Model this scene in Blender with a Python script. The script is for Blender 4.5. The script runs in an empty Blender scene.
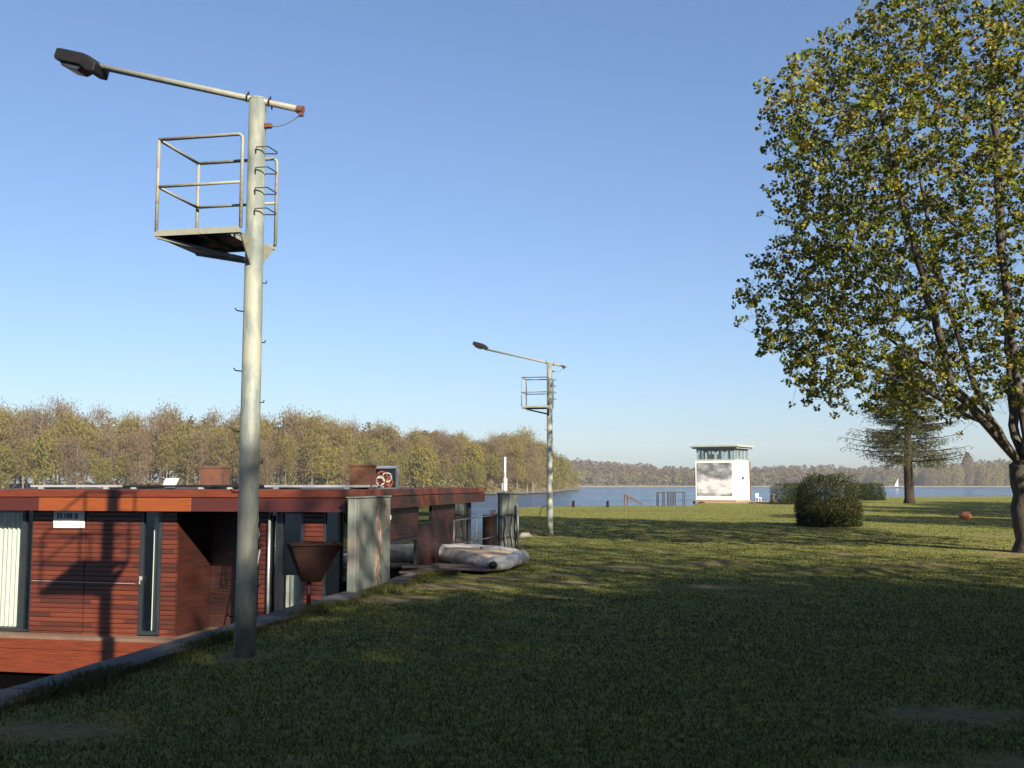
import bpy, bmesh, math, random
import numpy as np
from mathutils import Vector, Matrix, noise
C = bpy.context.scene.collection
PI = math.pi
R = math.radians
rnd = random.Random(7)

# ------------------------------------------------------------------ materials
def new_mat(name):
    m = bpy.data.materials.new(name); m.use_nodes = True
    nt = m.node_tree
    return m, nt, nt.nodes, nt.links, nt.nodes['Principled BSDF']

ALB = 0.56
def mat(name, c1, c2=None, scale=5.0, rough=0.7, metal=0.0, bump=0.0, bscale=None, detail=6.0, stretch=(1,1,1),
        c3=None, pos=(0.35, 0.65), spec=0.5, distort=0.0, coat=0.0, c3pos=0.75):
    m, nt, N, L, b = new_mat(name)
    b.inputs['Roughness'].default_value = rough
    b.inputs['Metallic'].default_value = metal
    b.inputs['Specular IOR Level'].default_value = spec
    b.inputs['Coat Weight'].default_value = coat
    c2 = c2 or tuple(x*0.8 for x in c1)
    c1 = tuple(x*ALB for x in c1); c2 = tuple(x*ALB for x in c2); c3 = tuple(x*ALB for x in c3) if c3 else None
    tc = N.new('ShaderNodeTexCoord'); mp = N.new('ShaderNodeMapping'); mp.inputs['Scale'].default_value = stretch
    L.new(tc.outputs['Object'], mp.inputs['Vector'])
    n = N.new('ShaderNodeTexNoise'); n.inputs['Scale'].default_value = scale; n.inputs['Detail'].default_value = detail
    n.inputs['Roughness'].default_value = 0.65; n.inputs['Distortion'].default_value = distort
    L.new(mp.outputs[0], n.inputs['Vector'])
    r = N.new('ShaderNodeValToRGB')
    r.color_ramp.elements[0].position = pos[0]; r.color_ramp.elements[0].color = (*c1, 1)
    r.color_ramp.elements[1].position = pos[1]; r.color_ramp.elements[1].color = (*c2, 1)
    if c3:
        e = r.color_ramp.elements.new(c3pos); e.color = (*c3, 1)
    L.new(n.outputs['Fac'], r.inputs['Fac']); L.new(r.outputs['Color'], b.inputs['Base Color'])
    if bump:
        n2 = N.new('ShaderNodeTexNoise'); n2.inputs['Scale'].default_value = bscale or scale*4; n2.inputs['Detail'].default_value = 5
        L.new(mp.outputs[0], n2.inputs['Vector'])
        bp = N.new('ShaderNodeBump'); bp.inputs['Strength'].default_value = bump; bp.inputs['Distance'].default_value = 0.02
        L.new(n2.outputs['Fac'], bp.inputs['Height']); L.new(bp.outputs[0], b.inputs['Normal'])
    return m

def leaf_mat(name, cols, trans=0.35, by='attr', rough=0.6):
    """cols: list of colours picked per leaf (attribute) or per object (random)"""
    m, nt, N, L, b = new_mat(name); cols = [tuple(x*ALB for x in c) for c in cols]
    r = N.new('ShaderNodeValToRGB'); r.color_ramp.interpolation = 'LINEAR'
    els = r.color_ramp.elements
    els[0].position = 0; els[0].color = (*cols[0], 1); els[1].position = 1; els[1].color = (*cols[-1], 1)
    for i, c in enumerate(cols[1:-1]):
        e = els.new((i+1)/(len(cols)-1)); e.color = (*c, 1)
    at = N.new('ShaderNodeAttribute'); at.attribute_name = 'tint'
    if by == 'attr':
        L.new(at.outputs['Fac'], r.inputs['Fac'])
    else:
        oi = N.new('ShaderNodeObjectInfo')
        mx = N.new('ShaderNodeMath'); mx.operation = 'MULTIPLY_ADD'; mx.inputs[1].default_value = 0.3
        L.new(at.outputs['Fac'], mx.inputs[0])
        m2 = N.new('ShaderNodeMath'); m2.operation = 'MULTIPLY'; m2.inputs[1].default_value = 0.7
        L.new(oi.outputs['Random'], m2.inputs[0]); L.new(m2.outputs[0], mx.inputs[2]); L.new(mx.outputs[0], r.inputs['Fac'])
    b.inputs['Roughness'].default_value = rough; b.inputs['Specular IOR Level'].default_value = 0.25
    L.new(r.outputs['Color'], b.inputs['Base Color'])
    tr = N.new('ShaderNodeBsdfTranslucent'); L.new(r.outputs['Color'], tr.inputs['Color'])
    mix = N.new('ShaderNodeMixShader'); mix.inputs[0].default_value = trans
    L.new(b.outputs[0], mix.inputs[1]); L.new(tr.outputs[0], mix.inputs[2])
    L.new(mix.outputs[0], N['Material Output'].inputs['Surface'])
    return m

def glass_mat(name, tint=(0.88, 0.92, 0.92), refl=0.05):
    m, nt, N, L, b = new_mat(name)
    N.remove(b)
    t = N.new('ShaderNodeBsdfTransparent'); t.inputs[0].default_value = (*tint, 1)
    g = N.new('ShaderNodeBsdfGlossy'); g.inputs['Roughness'].default_value = 0.01; g.inputs['Color'].default_value = (0.85, 0.9, 0.95, 1)
    lw = N.new('ShaderNodeLayerWeight'); lw.inputs['Blend'].default_value = 0.5
    pw = N.new('ShaderNodeMath'); pw.operation = 'POWER'; pw.inputs[1].default_value = 3.5; L.new(lw.outputs['Facing'], pw.inputs[0])
    ad = N.new('ShaderNodeMath'); ad.operation = 'ADD'; ad.inputs[1].default_value = refl; ad.use_clamp = True
    L.new(pw.outputs[0], ad.inputs[0])
    mx = N.new('ShaderNodeMixShader'); L.new(ad.outputs[0], mx.inputs[0]); L.new(t.outputs[0], mx.inputs[1]); L.new(g.outputs[0], mx.inputs[2])
    L.new(mx.outputs[0], N['Material Output'].inputs['Surface'])
    return m

M = {}
M['pole'] = mat('pole_paint', (0.29, 0.305, 0.245), (0.19, 0.22, 0.195), scale=3.0, rough=0.6, bump=0.25, bscale=30, stretch=(1.5, 1.5, 0.5),
                c3=(0.12, 0.155, 0.145), pos=(0.42, 0.52), c3pos=0.63)
M['paint_rust'] = mat('paint_with_rust', (0.28, 0.295, 0.245), (0.25, 0.26, 0.21), scale=6, rough=0.65, c3=(0.26, 0.11, 0.05), pos=(0.3, 0.56), c3pos=0.66, bump=0.3)
M['rust'] = mat('rust', (0.15, 0.05, 0.02), (0.08, 0.032, 0.018), scale=8, rough=0.85, c3=(0.2, 0.08, 0.035), bump=0.4)
M['rust_dark'] = mat('dark_rust', (0.026, 0.01, 0.007), (0.014, 0.007, 0.006), scale=7, rough=0.8, spec=0.12, bump=0.3)
M['black'] = mat('black_plastic', (0.007, 0.007, 0.008), (0.012, 0.012, 0.013), scale=10, rough=0.6, spec=0.25)
M['lens'] = mat('lamp_lens', (0.03, 0.03, 0.03), (0.05, 0.05, 0.05), scale=10, rough=0.15)
M['dark_metal'] = mat('dark_metal', (0.05, 0.05, 0.05), (0.08, 0.08, 0.08), scale=10, rough=0.5, metal=0.6)
M['galv'] = mat('galvanised_steel', (0.42, 0.44, 0.45), (0.3, 0.32, 0.33), scale=9, rough=0.45, metal=0.7)
M['alu'] = mat('aluminium', (0.65, 0.66, 0.67), (0.55, 0.56, 0.57), scale=4, rough=0.4, metal=0.5)
M['white'] = mat('white_paint', (1.1, 1.09, 1.04), (0.95, 0.94, 0.89), scale=2.5, rough=0.6, bump=0.05)
M['fascia'] = mat('fascia_wood', (0.2, 0.038, 0.008), (0.1, 0.02, 0.006), scale=3.0, rough=0.45, stretch=(1, 1, 12), bump=0.15, c3=(0.25, 0.05, 0.012), coat=0.1)
M['fascia_b'] = mat('fascia_wood_orange', (0.3, 0.075, 0.01), (0.2, 0.042, 0.008), scale=3.0, rough=0.45, stretch=(1, 1, 12), bump=0.15, coat=0.2)
M['fascia_c'] = mat('fascia_wood_maroon', (0.085, 0.014, 0.009), (0.06, 0.011, 0.009), scale=3.0, rough=0.45, stretch=(1, 1, 12), bump=0.15, coat=0.2)
M['soffit'] = mat('soffit', (0.035, 0.025, 0.02), (0.05, 0.03, 0.025), scale=4, rough=0.8)
M['frame'] = mat('window_frame', (0.02, 0.024, 0.03), (0.03, 0.034, 0.04), scale=5, rough=0.4)
M['glass'] = glass_mat('window_glass')
M['curtain'] = mat('curtain', (0.85, 0.83, 0.7), (0.75, 0.74, 0.62), scale=3, rough=0.9, stretch=(3, 3, 0.3))
M['interior'] = mat('interior', (0.05, 0.04, 0.035), (0.08, 0.06, 0.05), scale=2, rough=0.8)
M['solar'] = mat('solar_cell', (0.01, 0.012, 0.02), (0.015, 0.018, 0.03), scale=6, rough=0.2)
M['deck'] = mat('deck_boards', (0.2, 0.12, 0.08), (0.13, 0.08, 0.055), scale=4, rough=0.7, stretch=(1, 8, 1), bump=0.2)
M['concrete'] = mat('concrete', (0.12, 0.12, 0.12), (0.07, 0.073, 0.078), scale=3, rough=0.9, bump=0.7, bscale=22, c3=(0.17, 0.165, 0.15), c3pos=0.8)
M['panel'] = mat('steel_panel_paint', (0.25, 0.27, 0.22), (0.17, 0.2, 0.185), scale=2.4, rough=0.7, bump=0.3, stretch=(1.6, 1.6, 0.45), c3=(0.34, 0.2, 0.12), pos=(0.4, 0.6), c3pos=0.72)
M['panel_rust'] = mat('panel_rust_streak', (0.55, 0.47, 0.36), (0.33, 0.14, 0.07), scale=5, rough=0.85, stretch=(3, 3, 1), bump=0.3, pos=(0.42, 0.6))
M['post'] = mat('mooring_post_paint', (0.22, 0.25, 0.2), (0.07, 0.09, 0.085), scale=7, rough=0.7, stretch=(4, 4, 0.5), bump=0.4, c3=(0.28, 0.28, 0.22), c3pos=0.75)
M['dinghy'] = mat('dinghy_rubber', (0.62, 0.62, 0.61), (0.33, 0.34, 0.36), scale=5, rough=0.55, bump=1.0, bscale=9, c3=(0.5, 0.5, 0.5), c3pos=0.7)
M['dinghy_tan'] = mat('dinghy_floor', (0.5, 0.33, 0.17), (0.5, 0.42, 0.32), scale=3, rough=0.7, bump=0.5, bscale=9)
M['plank'] = mat('old_planks', (0.05, 0.04, 0.036), (0.025, 0.02, 0.018), scale=5, rough=0.85, stretch=(1, 6, 1), bump=0.4)
M['rope'] = mat('rope', (0.3, 0.3, 0.27), (0.2, 0.2, 0.18), scale=20, rough=0.9)
M['orange'] = mat('orange_rope', (0.6, 0.14, 0.04), (0.45, 0.1, 0.04), scale=15, rough=0.8)
M['bucket'] = mat('orange_plastic', (1.0, 0.33, 0.12), (0.9, 0.27, 0.1), scale=5, rough=0.5)
M['red'] = mat('red_paint', (0.11, 0.01, 0.012), (0.08, 0.012, 0.012), scale=6, rough=0.5)
M['brick'] = mat('brick_base', (0.4, 0.27, 0.17), (0.32, 0.2, 0.12), scale=4, rough=0.85)
M['sand'] = mat('sand', (0.3, 0.22, 0.13), (0.22, 0.165, 0.1), scale=0.3, rough=0.95)
M['roofgreen'] = mat('pale_green_roof', (0.42, 0.46, 0.4), (0.36, 0.4, 0.36), scale=2, rough=0.6)
M['blue_frame'] = mat('pale_window_frame', (0.35, 0.4, 0.38), (0.28, 0.33, 0.32), scale=2, rough=0.6)
M['bark'] = mat('bark', (0.1, 0.078, 0.055), (0.05, 0.04, 0.03), scale=6, rough=0.9, bump=0.9, bscale=14, stretch=(2, 2, 0.6), c3=(0.17, 0.14, 0.1), c3pos=0.75)
M['forest_bark'] = mat('forest_bark', (0.25, 0.2, 0.14), (0.13, 0.1, 0.07), scale=2, rough=0.9)
M['far_ground'] = mat('far_ground', (0.1, 0.085, 0.045), (0.07, 0.06, 0.035), scale=0.05, rough=1.0)
M['darkwood'] = mat('dark_wood', (0.06, 0.03, 0.025), (0.09, 0.04, 0.03), scale=3, rough=0.7)

def wood_slats():
    m, nt, N, L, b = new_mat('red_wood_slats')
    tc = N.new('ShaderNodeTexCoord')
    sp = N.new('ShaderNodeSeparateXYZ'); L.new(tc.outputs['Object'], sp.inputs[0])
    ml = N.new('ShaderNodeMath'); ml.operation = 'MULTIPLY'; ml.inputs[1].default_value = 1/0.072; L.new(sp.outputs['Z'], ml.inputs[0])
    fr = N.new('ShaderNodeMath'); fr.operation = 'FRACT'; L.new(ml.outputs[0], fr.inputs[0])
    fl = N.new('ShaderNodeMath'); fl.operation = 'FLOOR'; L.new(ml.outputs[0], fl.inputs[0])
    # board length cells along x and y, shifted per row
    ad = N.new('ShaderNodeMath'); ad.operation = 'MULTIPLY_ADD'; ad.inputs[1].default_value = 0.37; L.new(fl.outputs[0], ad.inputs[0])
    sx = N.new('ShaderNodeMath'); sx.operation = 'ADD'; L.new(sp.outputs['X'], sx.inputs[0]); L.new(sp.outputs['Y'], sx.inputs[1])
    L.new(sx.outputs[0], ad.inputs[2])
    ml2 = N.new('ShaderNodeMath'); ml2.operation = 'MULTIPLY'; ml2.inputs[1].default_value = 1.1; L.new(ad.outputs[0], ml2.inputs[0])
    fl2 = N.new('ShaderNodeMath'); fl2.operation = 'FLOOR'; L.new(ml2.outputs[0], fl2.inputs[0])
    cb = N.new('ShaderNodeCombineXYZ'); L.new(fl.outputs[0], cb.inputs[0]); L.new(fl2.outputs[0], cb.inputs[1])
    wn = N.new('ShaderNodeTexWhiteNoise'); L.new(cb.outputs[0], wn.inputs['Vector'])
    r = N.new('ShaderNodeValToRGB')
    r.color_ramp.elements[0].color = (0.036, 0.0105, 0.006, 1); r.color_ramp.elements[1].color = (0.09, 0.0215, 0.0075, 1)
    e = r.color_ramp.elements.new(0.5); e.color = (0.065, 0.014, 0.007, 1)
    L.new(wn.outputs['Value'], r.inputs['Fac'])
    mp = N.new('ShaderNodeMapping'); mp.inputs['Scale'].default_value = (2, 2, 30); L.new(tc.outputs['Object'], mp.inputs['Vector'])
    ns = N.new('ShaderNodeTexNoise'); ns.inputs['Scale'].default_value = 2; L.new(mp.outputs[0], ns.inputs['Vector'])
    mr = N.new('ShaderNodeMapRange'); mr.inputs['To Min'].default_value = 0.55; mr.inputs['To Max'].default_value = 1.35; L.new(ns.outputs['Fac'], mr.inputs['Value'])
    mc = N.new('ShaderNodeMix'); mc.data_type = 'RGBA'; mc.blend_type = 'MULTIPLY'; mc.inputs['Factor'].default_value = 1
    L.new(r.outputs['Color'], mc.inputs['A'])
    cc = N.new('ShaderNodeCombineColor'); 
    for k in range(3): L.new(mr.outputs[0], cc.inputs[k])
    L.new(cc.outputs[0], mc.inputs['B'])
    L.new(mc.outputs['Result'], b.inputs['Base Color'])
    b.inputs['Roughness'].default_value = 0.45
    # rounded slat with a groove
    pp = N.new('ShaderNodeMath'); pp.operation = 'PINGPONG'; pp.inputs[1].default_value = 0.5; L.new(fr.outputs[0], pp.inputs[0])
    pw = N.new('ShaderNodeMath'); pw.operation = 'SMOOTH_MIN'; pw.inputs[1].default_value = 0.13; pw.inputs[2].default_value = 0.1; L.new(pp.outputs[0], pw.inputs[0])
    bp = N.new('ShaderNodeBump'); bp.inputs['Strength'].default_value = 1.0; bp.inputs['Distance'].default_value = 0.09
    L.new(pw.outputs[0], bp.inputs['Height']); L.new(bp.outputs[0], b.inputs['Normal'])
    return m
M['slats'] = wood_slats()
M['slats_shade'] = mat('shade_darkened_slats', (0.028, 0.009, 0.007), (0.06, 0.013, 0.008), scale=1.2, rough=0.5, stretch=(1, 1, 14), bump=0.6, bscale=3)  # darker slat copy; shade of niche and quay side put into the colour

def ground_mat():
    m, nt, N, L, b = new_mat('meadow_grass')
    tc = N.new('ShaderNodeTexCoord')
    def nz(scale, detail=5, dist=0.0, st=(1, 1, 1)):
        mp = N.new('ShaderNodeMapping'); mp.inputs['Scale'].default_value = st; L.new(tc.outputs['Object'], mp.inputs['Vector'])
        n = N.new('ShaderNodeTexNoise'); n.inputs['Scale'].default_value = scale; n.inputs['Detail'].default_value = detail
        n.inputs['Roughness'].default_value = 0.68; n.inputs['Distortion'].default_value = dist
        L.new(mp.outputs[0], n.inputs['Vector']); return n
    n1 = nz(9, 9)
    r1 = N.new('ShaderNodeValToRGB'); e = r1.color_ramp.elements
    e[0].position = 0.3; e[0].color = (0.045, 0.056, 0.011, 1); e[1].position = 0.72; e[1].color = (0.2, 0.19, 0.045, 1)
    x = e.new(0.5); x.color = (0.11, 0.12, 0.024, 1)
    L.new(n1.outputs['Fac'], r1.inputs['Fac'])
    n2 = nz(0.45, 8, 0.6)
    r2 = N.new('ShaderNodeValToRGB'); e = r2.color_ramp.elements
    e[0].position = 0.47; e[0].color = (0, 0, 0, 1); e[1].position = 0.66; e[1].color = (1, 1, 1, 1)
    L.new(n2.outputs['Fac'], r2.inputs['Fac'])
    n3 = nz(14, 6)
    r3 = N.new('ShaderNodeValToRGB'); e = r3.color_ramp.elements
    e[0].position = 0.3; e[0].color = (0.07, 0.052, 0.034, 1); e[1].position = 0.7; e[1].color = (0.2, 0.15, 0.09, 1)
    L.new(n3.outputs['Fac'], r3.inputs['Fac'])
    mx = N.new('ShaderNodeMix'); mx.data_type = 'RGBA'
    n6 = nz(1.9, 9, 0.3); r6 = N.new('ShaderNodeMapRange'); r6.inputs['From Min'].default_value = 0.42; r6.inputs['From Max'].default_value = 0.7; r6.inputs['To Max'].default_value = 0.42; L.new(n6.outputs['Fac'], r6.inputs['Value'])
    atb = N.new('ShaderNodeAttribute'); atb.attribute_name = 'bare'; ma = N.new('ShaderNodeMath'); ma.operation = 'MAXIMUM'; L.new(atb.outputs['Fac'], ma.inputs[0]); L.new(r6.outputs[0], ma.inputs[1])
    mm = N.new('ShaderNodeMath'); mm.operation = 'MULTIPLY'; mm.inputs[1].default_value = 0.85; L.new(ma.outputs[0], mm.inputs[0])
    L.new(mm.outputs[0], mx.inputs['Factor']); L.new(r1.outputs['Color'], mx.inputs['A']); L.new(r3.outputs['Color'], mx.inputs['B'])
    L.new(mx.outputs['Result'], b.inputs['Base Color'])
    b.inputs['Roughness'].default_value = 0.95; b.inputs['Specular IOR Level'].default_value = 0.1
    n4 = nz(28, 8); bp = N.new('ShaderNodeBump'); bp.inputs['Strength'].default_value = 0.5; bp.inputs['Distance'].default_value = 0.05
    L.new(n4.outputs['Fac'], bp.inputs['Height'])
    n5 = nz(1.3, 4); bp2 = N.new('ShaderNodeBump'); bp2.inputs['Strength'].default_value = 0.3; bp2.inputs['Distance'].default_value = 0.25
    L.new(n5.outputs['Fac'], bp2.inputs['Height']); L.new(bp.outputs[0], bp2.inputs['Normal']); L.new(bp2.outputs[0], b.inputs['Normal'])
    return m
M['ground'] = ground_mat()

def water_mat():
    m, nt, N, L, b = new_mat('lake_water')
    b.inputs['Base Color'].default_value = (0.009, 0.038, 0.095, 1)
    b.inputs['Roughness'].default_value = 0.12; b.inputs['IOR'].default_value = 1.333
    tc = N.new('ShaderNodeTexCoord')
    mp = N.new('ShaderNodeMapping'); mp.inputs['Scale'].default_value = (0.35, 1.0, 1); mp.inputs['Rotation'].default_value = (0, 0, R(8)); L.new(tc.outputs['Object'], mp.inputs['Vector'])
    n = N.new('ShaderNodeTexNoise'); n.inputs['Scale'].default_value = 1.4; n.inputs['Detail'].default_value = 8; n.inputs['Roughness'].default_value = 0.6
    L.new(mp.outputs[0], n.inputs['Vector'])
    n2 = N.new('ShaderNodeTexNoise'); n2.inputs['Scale'].default_value = 0.035; n2.inputs['Detail'].default_value = 4
    L.new(mp.outputs[0], n2.inputs['Vector'])
    mr = N.new('ShaderNodeMapRange'); mr.inputs['From Min'].default_value = 0.38; mr.inputs['From Max'].default_value = 0.62
    mr.inputs['To Min'].default_value = 0.35; mr.inputs['To Max'].default_value = 1.3; L.new(n2.outputs['Fac'], mr.inputs['Value'])
    bp = N.new('ShaderNodeBump'); bp.inputs['Distance'].default_value = 0.9
    L.new(mr.outputs[0], bp.inputs['Strength']); L.new(n.outputs['Fac'], bp.inputs['Height']); L.new(bp.outputs[0], b.inputs['Normal'])
    return m
M['water'] = water_mat()
M['maple_leaf'] = leaf_mat('maple_young_leaves', [(0.06, 0.095, 0.011), (0.13, 0.17, 0.017), (0.24, 0.25, 0.023), (0.34, 0.29, 0.032), (0.25, 0.15, 0.028)], 0.35)
M['grass'] = leaf_mat('grass_blades', [(0.045, 0.056, 0.011), (0.075, 0.088, 0.016), (0.13, 0.12, 0.03), (0.19, 0.145, 0.07)], 0.25)
M['bush'] = leaf_mat('bush_foliage', [(0.01, 0.016, 0.003), (0.022, 0.034, 0.005), (0.045, 0.056, 0.008), (0.06, 0.055, 0.012)], 0.15)
M['hedge'] = leaf_mat('hedge_foliage', [(0.012, 0.02, 0.004), (0.03, 0.045, 0.007), (0.07, 0.085, 0.012)], 0.15)
M['conifer'] = leaf_mat('larch_needles', [(0.04, 0.05, 0.02), (0.09, 0.095, 0.03), (0.14, 0.14, 0.04), (0.08, 0.105, 0.03)], 0.2)
M['bank'] = [leaf_mat('bank_twigs_a', [(0.14, 0.1, 0.036), (0.175, 0.135, 0.04), (0.18, 0.145, 0.032), (0.12, 0.088, 0.042)], 0.1, 'obj', 0.9),
             leaf_mat('bank_twigs_b', [(0.18, 0.155, 0.028), (0.14, 0.125, 0.028), (0.23, 0.185, 0.03)], 0.15, 'obj', 0.9),
             leaf_mat('bank_twigs_c', [(0.15, 0.1, 0.055), (0.175, 0.125, 0.062), (0.13, 0.09, 0.055)], 0.1, 'obj', 0.9)]
M['far_wood'] = leaf_mat('far_wood_foliage', [(0.11, 0.07, 0.06), (0.125, 0.08, 0.058), (0.14, 0.11, 0.045), (0.09, 0.068, 0.055), (0.18, 0.16, 0.045), (0.05, 0.065, 0.03)], 0.1, 'attr', 0.95)
M['willow'] = leaf_mat('willow_foliage', [(0.2, 0.18, 0.06), (0.26, 0.22, 0.07), (0.17, 0.15, 0.06)], 0.15, 'attr', 0.95)

def mural_mat():
    m, nt, N, L, b = new_mat('faded_mural')
    tc = N.new('ShaderNodeTexCoord')
    mp = N.new('ShaderNodeMapping'); mp.inputs['Scale'].default_value = (0.9, 0.9, 1.6); L.new(tc.outputs['Object'], mp.inputs['Vector'])
    n = N.new('ShaderNodeTexNoise'); n.inputs['Scale'].default_value = 1.5; n.inputs['Detail'].default_value = 7; L.new(mp.outputs[0], n.inputs['Vector'])
    sp = N.new('ShaderNodeSeparateXYZ'); L.new(tc.outputs['Object'], sp.inputs[0])
    mr = N.new('ShaderNodeMapRange'); mr.inputs['From Min'].default_value = 1.5; mr.inputs['From Max'].default_value = 2.3
    mr.inputs['To Min'].default_value = 0.0; mr.inputs['To Max'].default_value = 0.28; L.new(sp.outputs['Z'], mr.inputs['Value'])
    mr2 = N.new('ShaderNodeMapRange'); mr2.inputs['From Min'].default_value = 0.85; mr2.inputs['From Max'].default_value = 0.72
    mr2.inputs['To Min'].default_value = 0.0; mr2.inputs['To Max'].default_value = 0.22; L.new(sp.outputs['Z'], mr2.inputs['Value'])
    s = N.new('ShaderNodeMath'); s.operation = 'SUBTRACT'; L.new(n.outputs['Fac'], s.inputs[0]); L.new(mr.outputs[0], s.inputs[1])
    s2 = N.new('ShaderNodeMath'); s2.operation = 'SUBTRACT'; L.new(s.outputs[0], s2.inputs[0]); L.new(mr2.outputs[0], s2.inputs[1])
    r = N.new('ShaderNodeValToRGB'); e = r.color_ramp.elements
    e[0].position = 0.12; e[0].color = (0.07, 0.075, 0.08, 1); e[1].position = 0.5; e[1].color = (0.4, 0.39, 0.39, 1)
    x = e.new(0.3); x.color = (0.2, 0.205, 0.21, 1)
    L.new(s2.outputs[0], r.inputs['Fac']); L.new(r.outputs['Color'], b.inputs['Base Color']); b.inputs['Roughness'].default_value = 0.8
    return m
M['mural'] = mural_mat()

# ------------------------------------------------------------------ mesh helpers
class MB:
    def __init__(s): s.v = []; s.f = []; s.t = []; s.smooth = False
    def add(s, vs, fs, tint=None):
        o = len(s.v); s.v += [tuple(v) for v in vs]; s.f += [tuple(i+o for i in f) for f in fs]
        if tint is not None: s.t += [tint]*len(fs)
        return s
    def box(s, a, b, F=None):
        (x0, y0, z0), (x1, y1, z1) = a, b
        vs = [Vector(p) for p in ((x0,y0,z0),(x1,y0,z0),(x1,y1,z0),(x0,y1,z0),(x0,y0,z1),(x1,y0,z1),(x1,y1,z1),(x0,y1,z1))]
        if F: vs = [F @ v for v in vs]
        fs = [(0,3,2,1),(4,5,6,7),(0,1,5,4),(1,2,6,5),(2,3,7,6),(3,0,4,7)]
        return s.add(vs, fs)
    def prism(s, pts, h, F=None):      # pts xy list, extruded 0..h in z
        n = len(pts); z0, z1 = h if isinstance(h, tuple) else (0, h)
        vs = [Vector((p[0], p[1], z0)) for p in pts] + [Vector((p[0], p[1], z1)) for p in pts]
        if F: vs = [F @ v for v in vs]
        fs = [tuple(range(n-1, -1, -1)), tuple(range(n, 2*n))] + [(i, (i+1) % n, (i+1) % n+n, i+n) for i in range(n)]
        return s.add(vs, fs)
    def tube(s, pts, r, n=10, cap=True, F=None):
        pts = [Vector(p) for p in pts]; rs = r if isinstance(r, (list, tuple)) else [r]*len(pts)
        vs = []; prev = None
        for i, p in enumerate(pts):
            d = (pts[min(i+1, len(pts)-1)]-pts[max(i-1, 0)])
            if d.length < 1e-9: d = Vector((0,0,1))
            d.normalize()
            if prev is None:
                a = Vector((0,0,1)) if abs(d.z) < 0.9 else Vector((1,0,0))
                u = d.cross(a).normalized()
            else:
                u = (prev-d*prev.dot(d)).normalized()
            prev = u; w = d.cross(u)
            for k in range(n):
                an = 2*PI*k/n; vs.append(p+(u*math.cos(an)+w*math.sin(an))*rs[i])
        if F: vs = [F @ v for v in vs]
        fs = []
        for i in range(len(pts)-1):
            for k in range(n):
                fs.append((i*n+k, i*n+(k+1) % n, (i+1)*n+(k+1) % n, (i+1)*n+k))
        if cap: fs += [tuple(range(n-1, -1, -1)), tuple(range((len(pts)-1)*n, len(pts)*n))]
        return s.add(vs, fs)
    def build(s, name, m, parent=None, loc=None, smooth=False, bevel=0.0):
        me = bpy.data.meshes.new(name); me.from_pydata(s.v, [], s.f); me.update()
        if s.t and len(s.t) == len(s.f):
            a = me.attributes.new('tint', 'FLOAT', 'FACE'); a.data.foreach_set('value', s.t)
        me.materials.append(m)
        if smooth: me.shade_smooth()
        o = bpy.data.objects.new(name, me); C.objects.link(o)
        if parent: o.parent = parent
        if loc: o.location = loc
        if bevel:
            md = o.modifiers.new('bevel', 'BEVEL'); md.width = bevel; md.segments = 2; md.limit_method = 'ANGLE'
        return o

def rawmesh(name, V, Fq, m, tint=None, parent=None, smooth=False):
    """V (n,3) array; Fq (m,k) int array"""
    me = bpy.data.meshes.new(name); nf, k = Fq.shape
    me.vertices.add(len(V)); me.vertices.foreach_set('co', np.asarray(V, np.float32).ravel())
    me.loops.add(nf*k); me.loops.foreach_set('vertex_index', Fq.astype(np.int32).ravel())
    me.polygons.add(nf); me.polygons.foreach_set('loop_start', np.arange(0, nf*k, k, dtype=np.int32))
    if tint is not None:
        a = me.attributes.new('tint', 'FLOAT', 'FACE'); a.data.foreach_set('value', np.asarray(tint, np.float32))
    me.update(calc_edges=True); me.materials.append(m)
    if smooth: me.shade_smooth()
    o = bpy.data.objects.new(name, me); C.objects.link(o)
    if parent: o.parent = parent
    return o

def tag(o, label=None, cat=None, group=None, kind=None):
    if label: o['label'] = label
    if cat: o['category'] = cat
    if group: o['group'] = group
    if kind: o['kind'] = kind
    return o
def empty(name, loc, rz=0.0, **k):
    o = bpy.data.objects.new(name, None); C.objects.link(o); o.empty_display_size = 0.2
    o.location = loc; o.rotation_euler = (0, 0, rz); return tag(o, **k)
def copy_tree(o, parent=None):
    kids = list(o.children); c = o.copy(); C.objects.link(c)
    if parent: c.parent = parent
    for ch in kids: copy_tree(ch, c)
    return c

# ------------------------------------------------------------------ camera and world
FPX = 1050.0; EYE = 1.6; HOR = 483.0
cam = bpy.data.cameras.new('camera'); co = bpy.data.objects.new('camera', cam); C.objects.link(co)
cam.sensor_width = 36; cam.lens = 36*FPX/1024; cam.clip_end = 6000; cam.clip_start = 0.05
co.location = (0, 0, EYE); PITCH = math.atan((HOR-384)/FPX); co.rotation_euler = (PI/2+PITCH, 0, 0)
bpy.context.scene.camera = co
def gx(px, d):                      # lateral position of a picture column at distance d on the ground
    return (px-512)/FPX*d

SUN_EL = R(26.0); SUN_DIR = Vector((0.5, -0.87, 0)).normalized()   # from the scene towards the sun
w = bpy.data.worlds.new('World'); bpy.context.scene.world = w; w.use_nodes = True
N = w.node_tree.nodes; L = w.node_tree.links
sky = N.new('ShaderNodeTexSky'); sky.sky_type = 'NISHITA'; sky.sun_disc = False
sky.sun_elevation = SUN_EL; sky.sun_rotation = math.atan2(SUN_DIR.x, SUN_DIR.y)
sky.altitude = 30; sky.air_density = 1.0; sky.dust_density = 1.0; sky.ozone_density = 3.0
tn = N.new('ShaderNodeMix'); tn.data_type = 'RGBA'; tn.blend_type = 'MULTIPLY'; tn.inputs['Factor'].default_value = 1; tn.inputs['B'].default_value = (0.9, 0.99, 1.17, 1)
gm = N.new('ShaderNodeGamma'); gm.inputs['Gamma'].default_value = 0.84; L.new(sky.outputs[0], gm.inputs['Color'])
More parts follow.
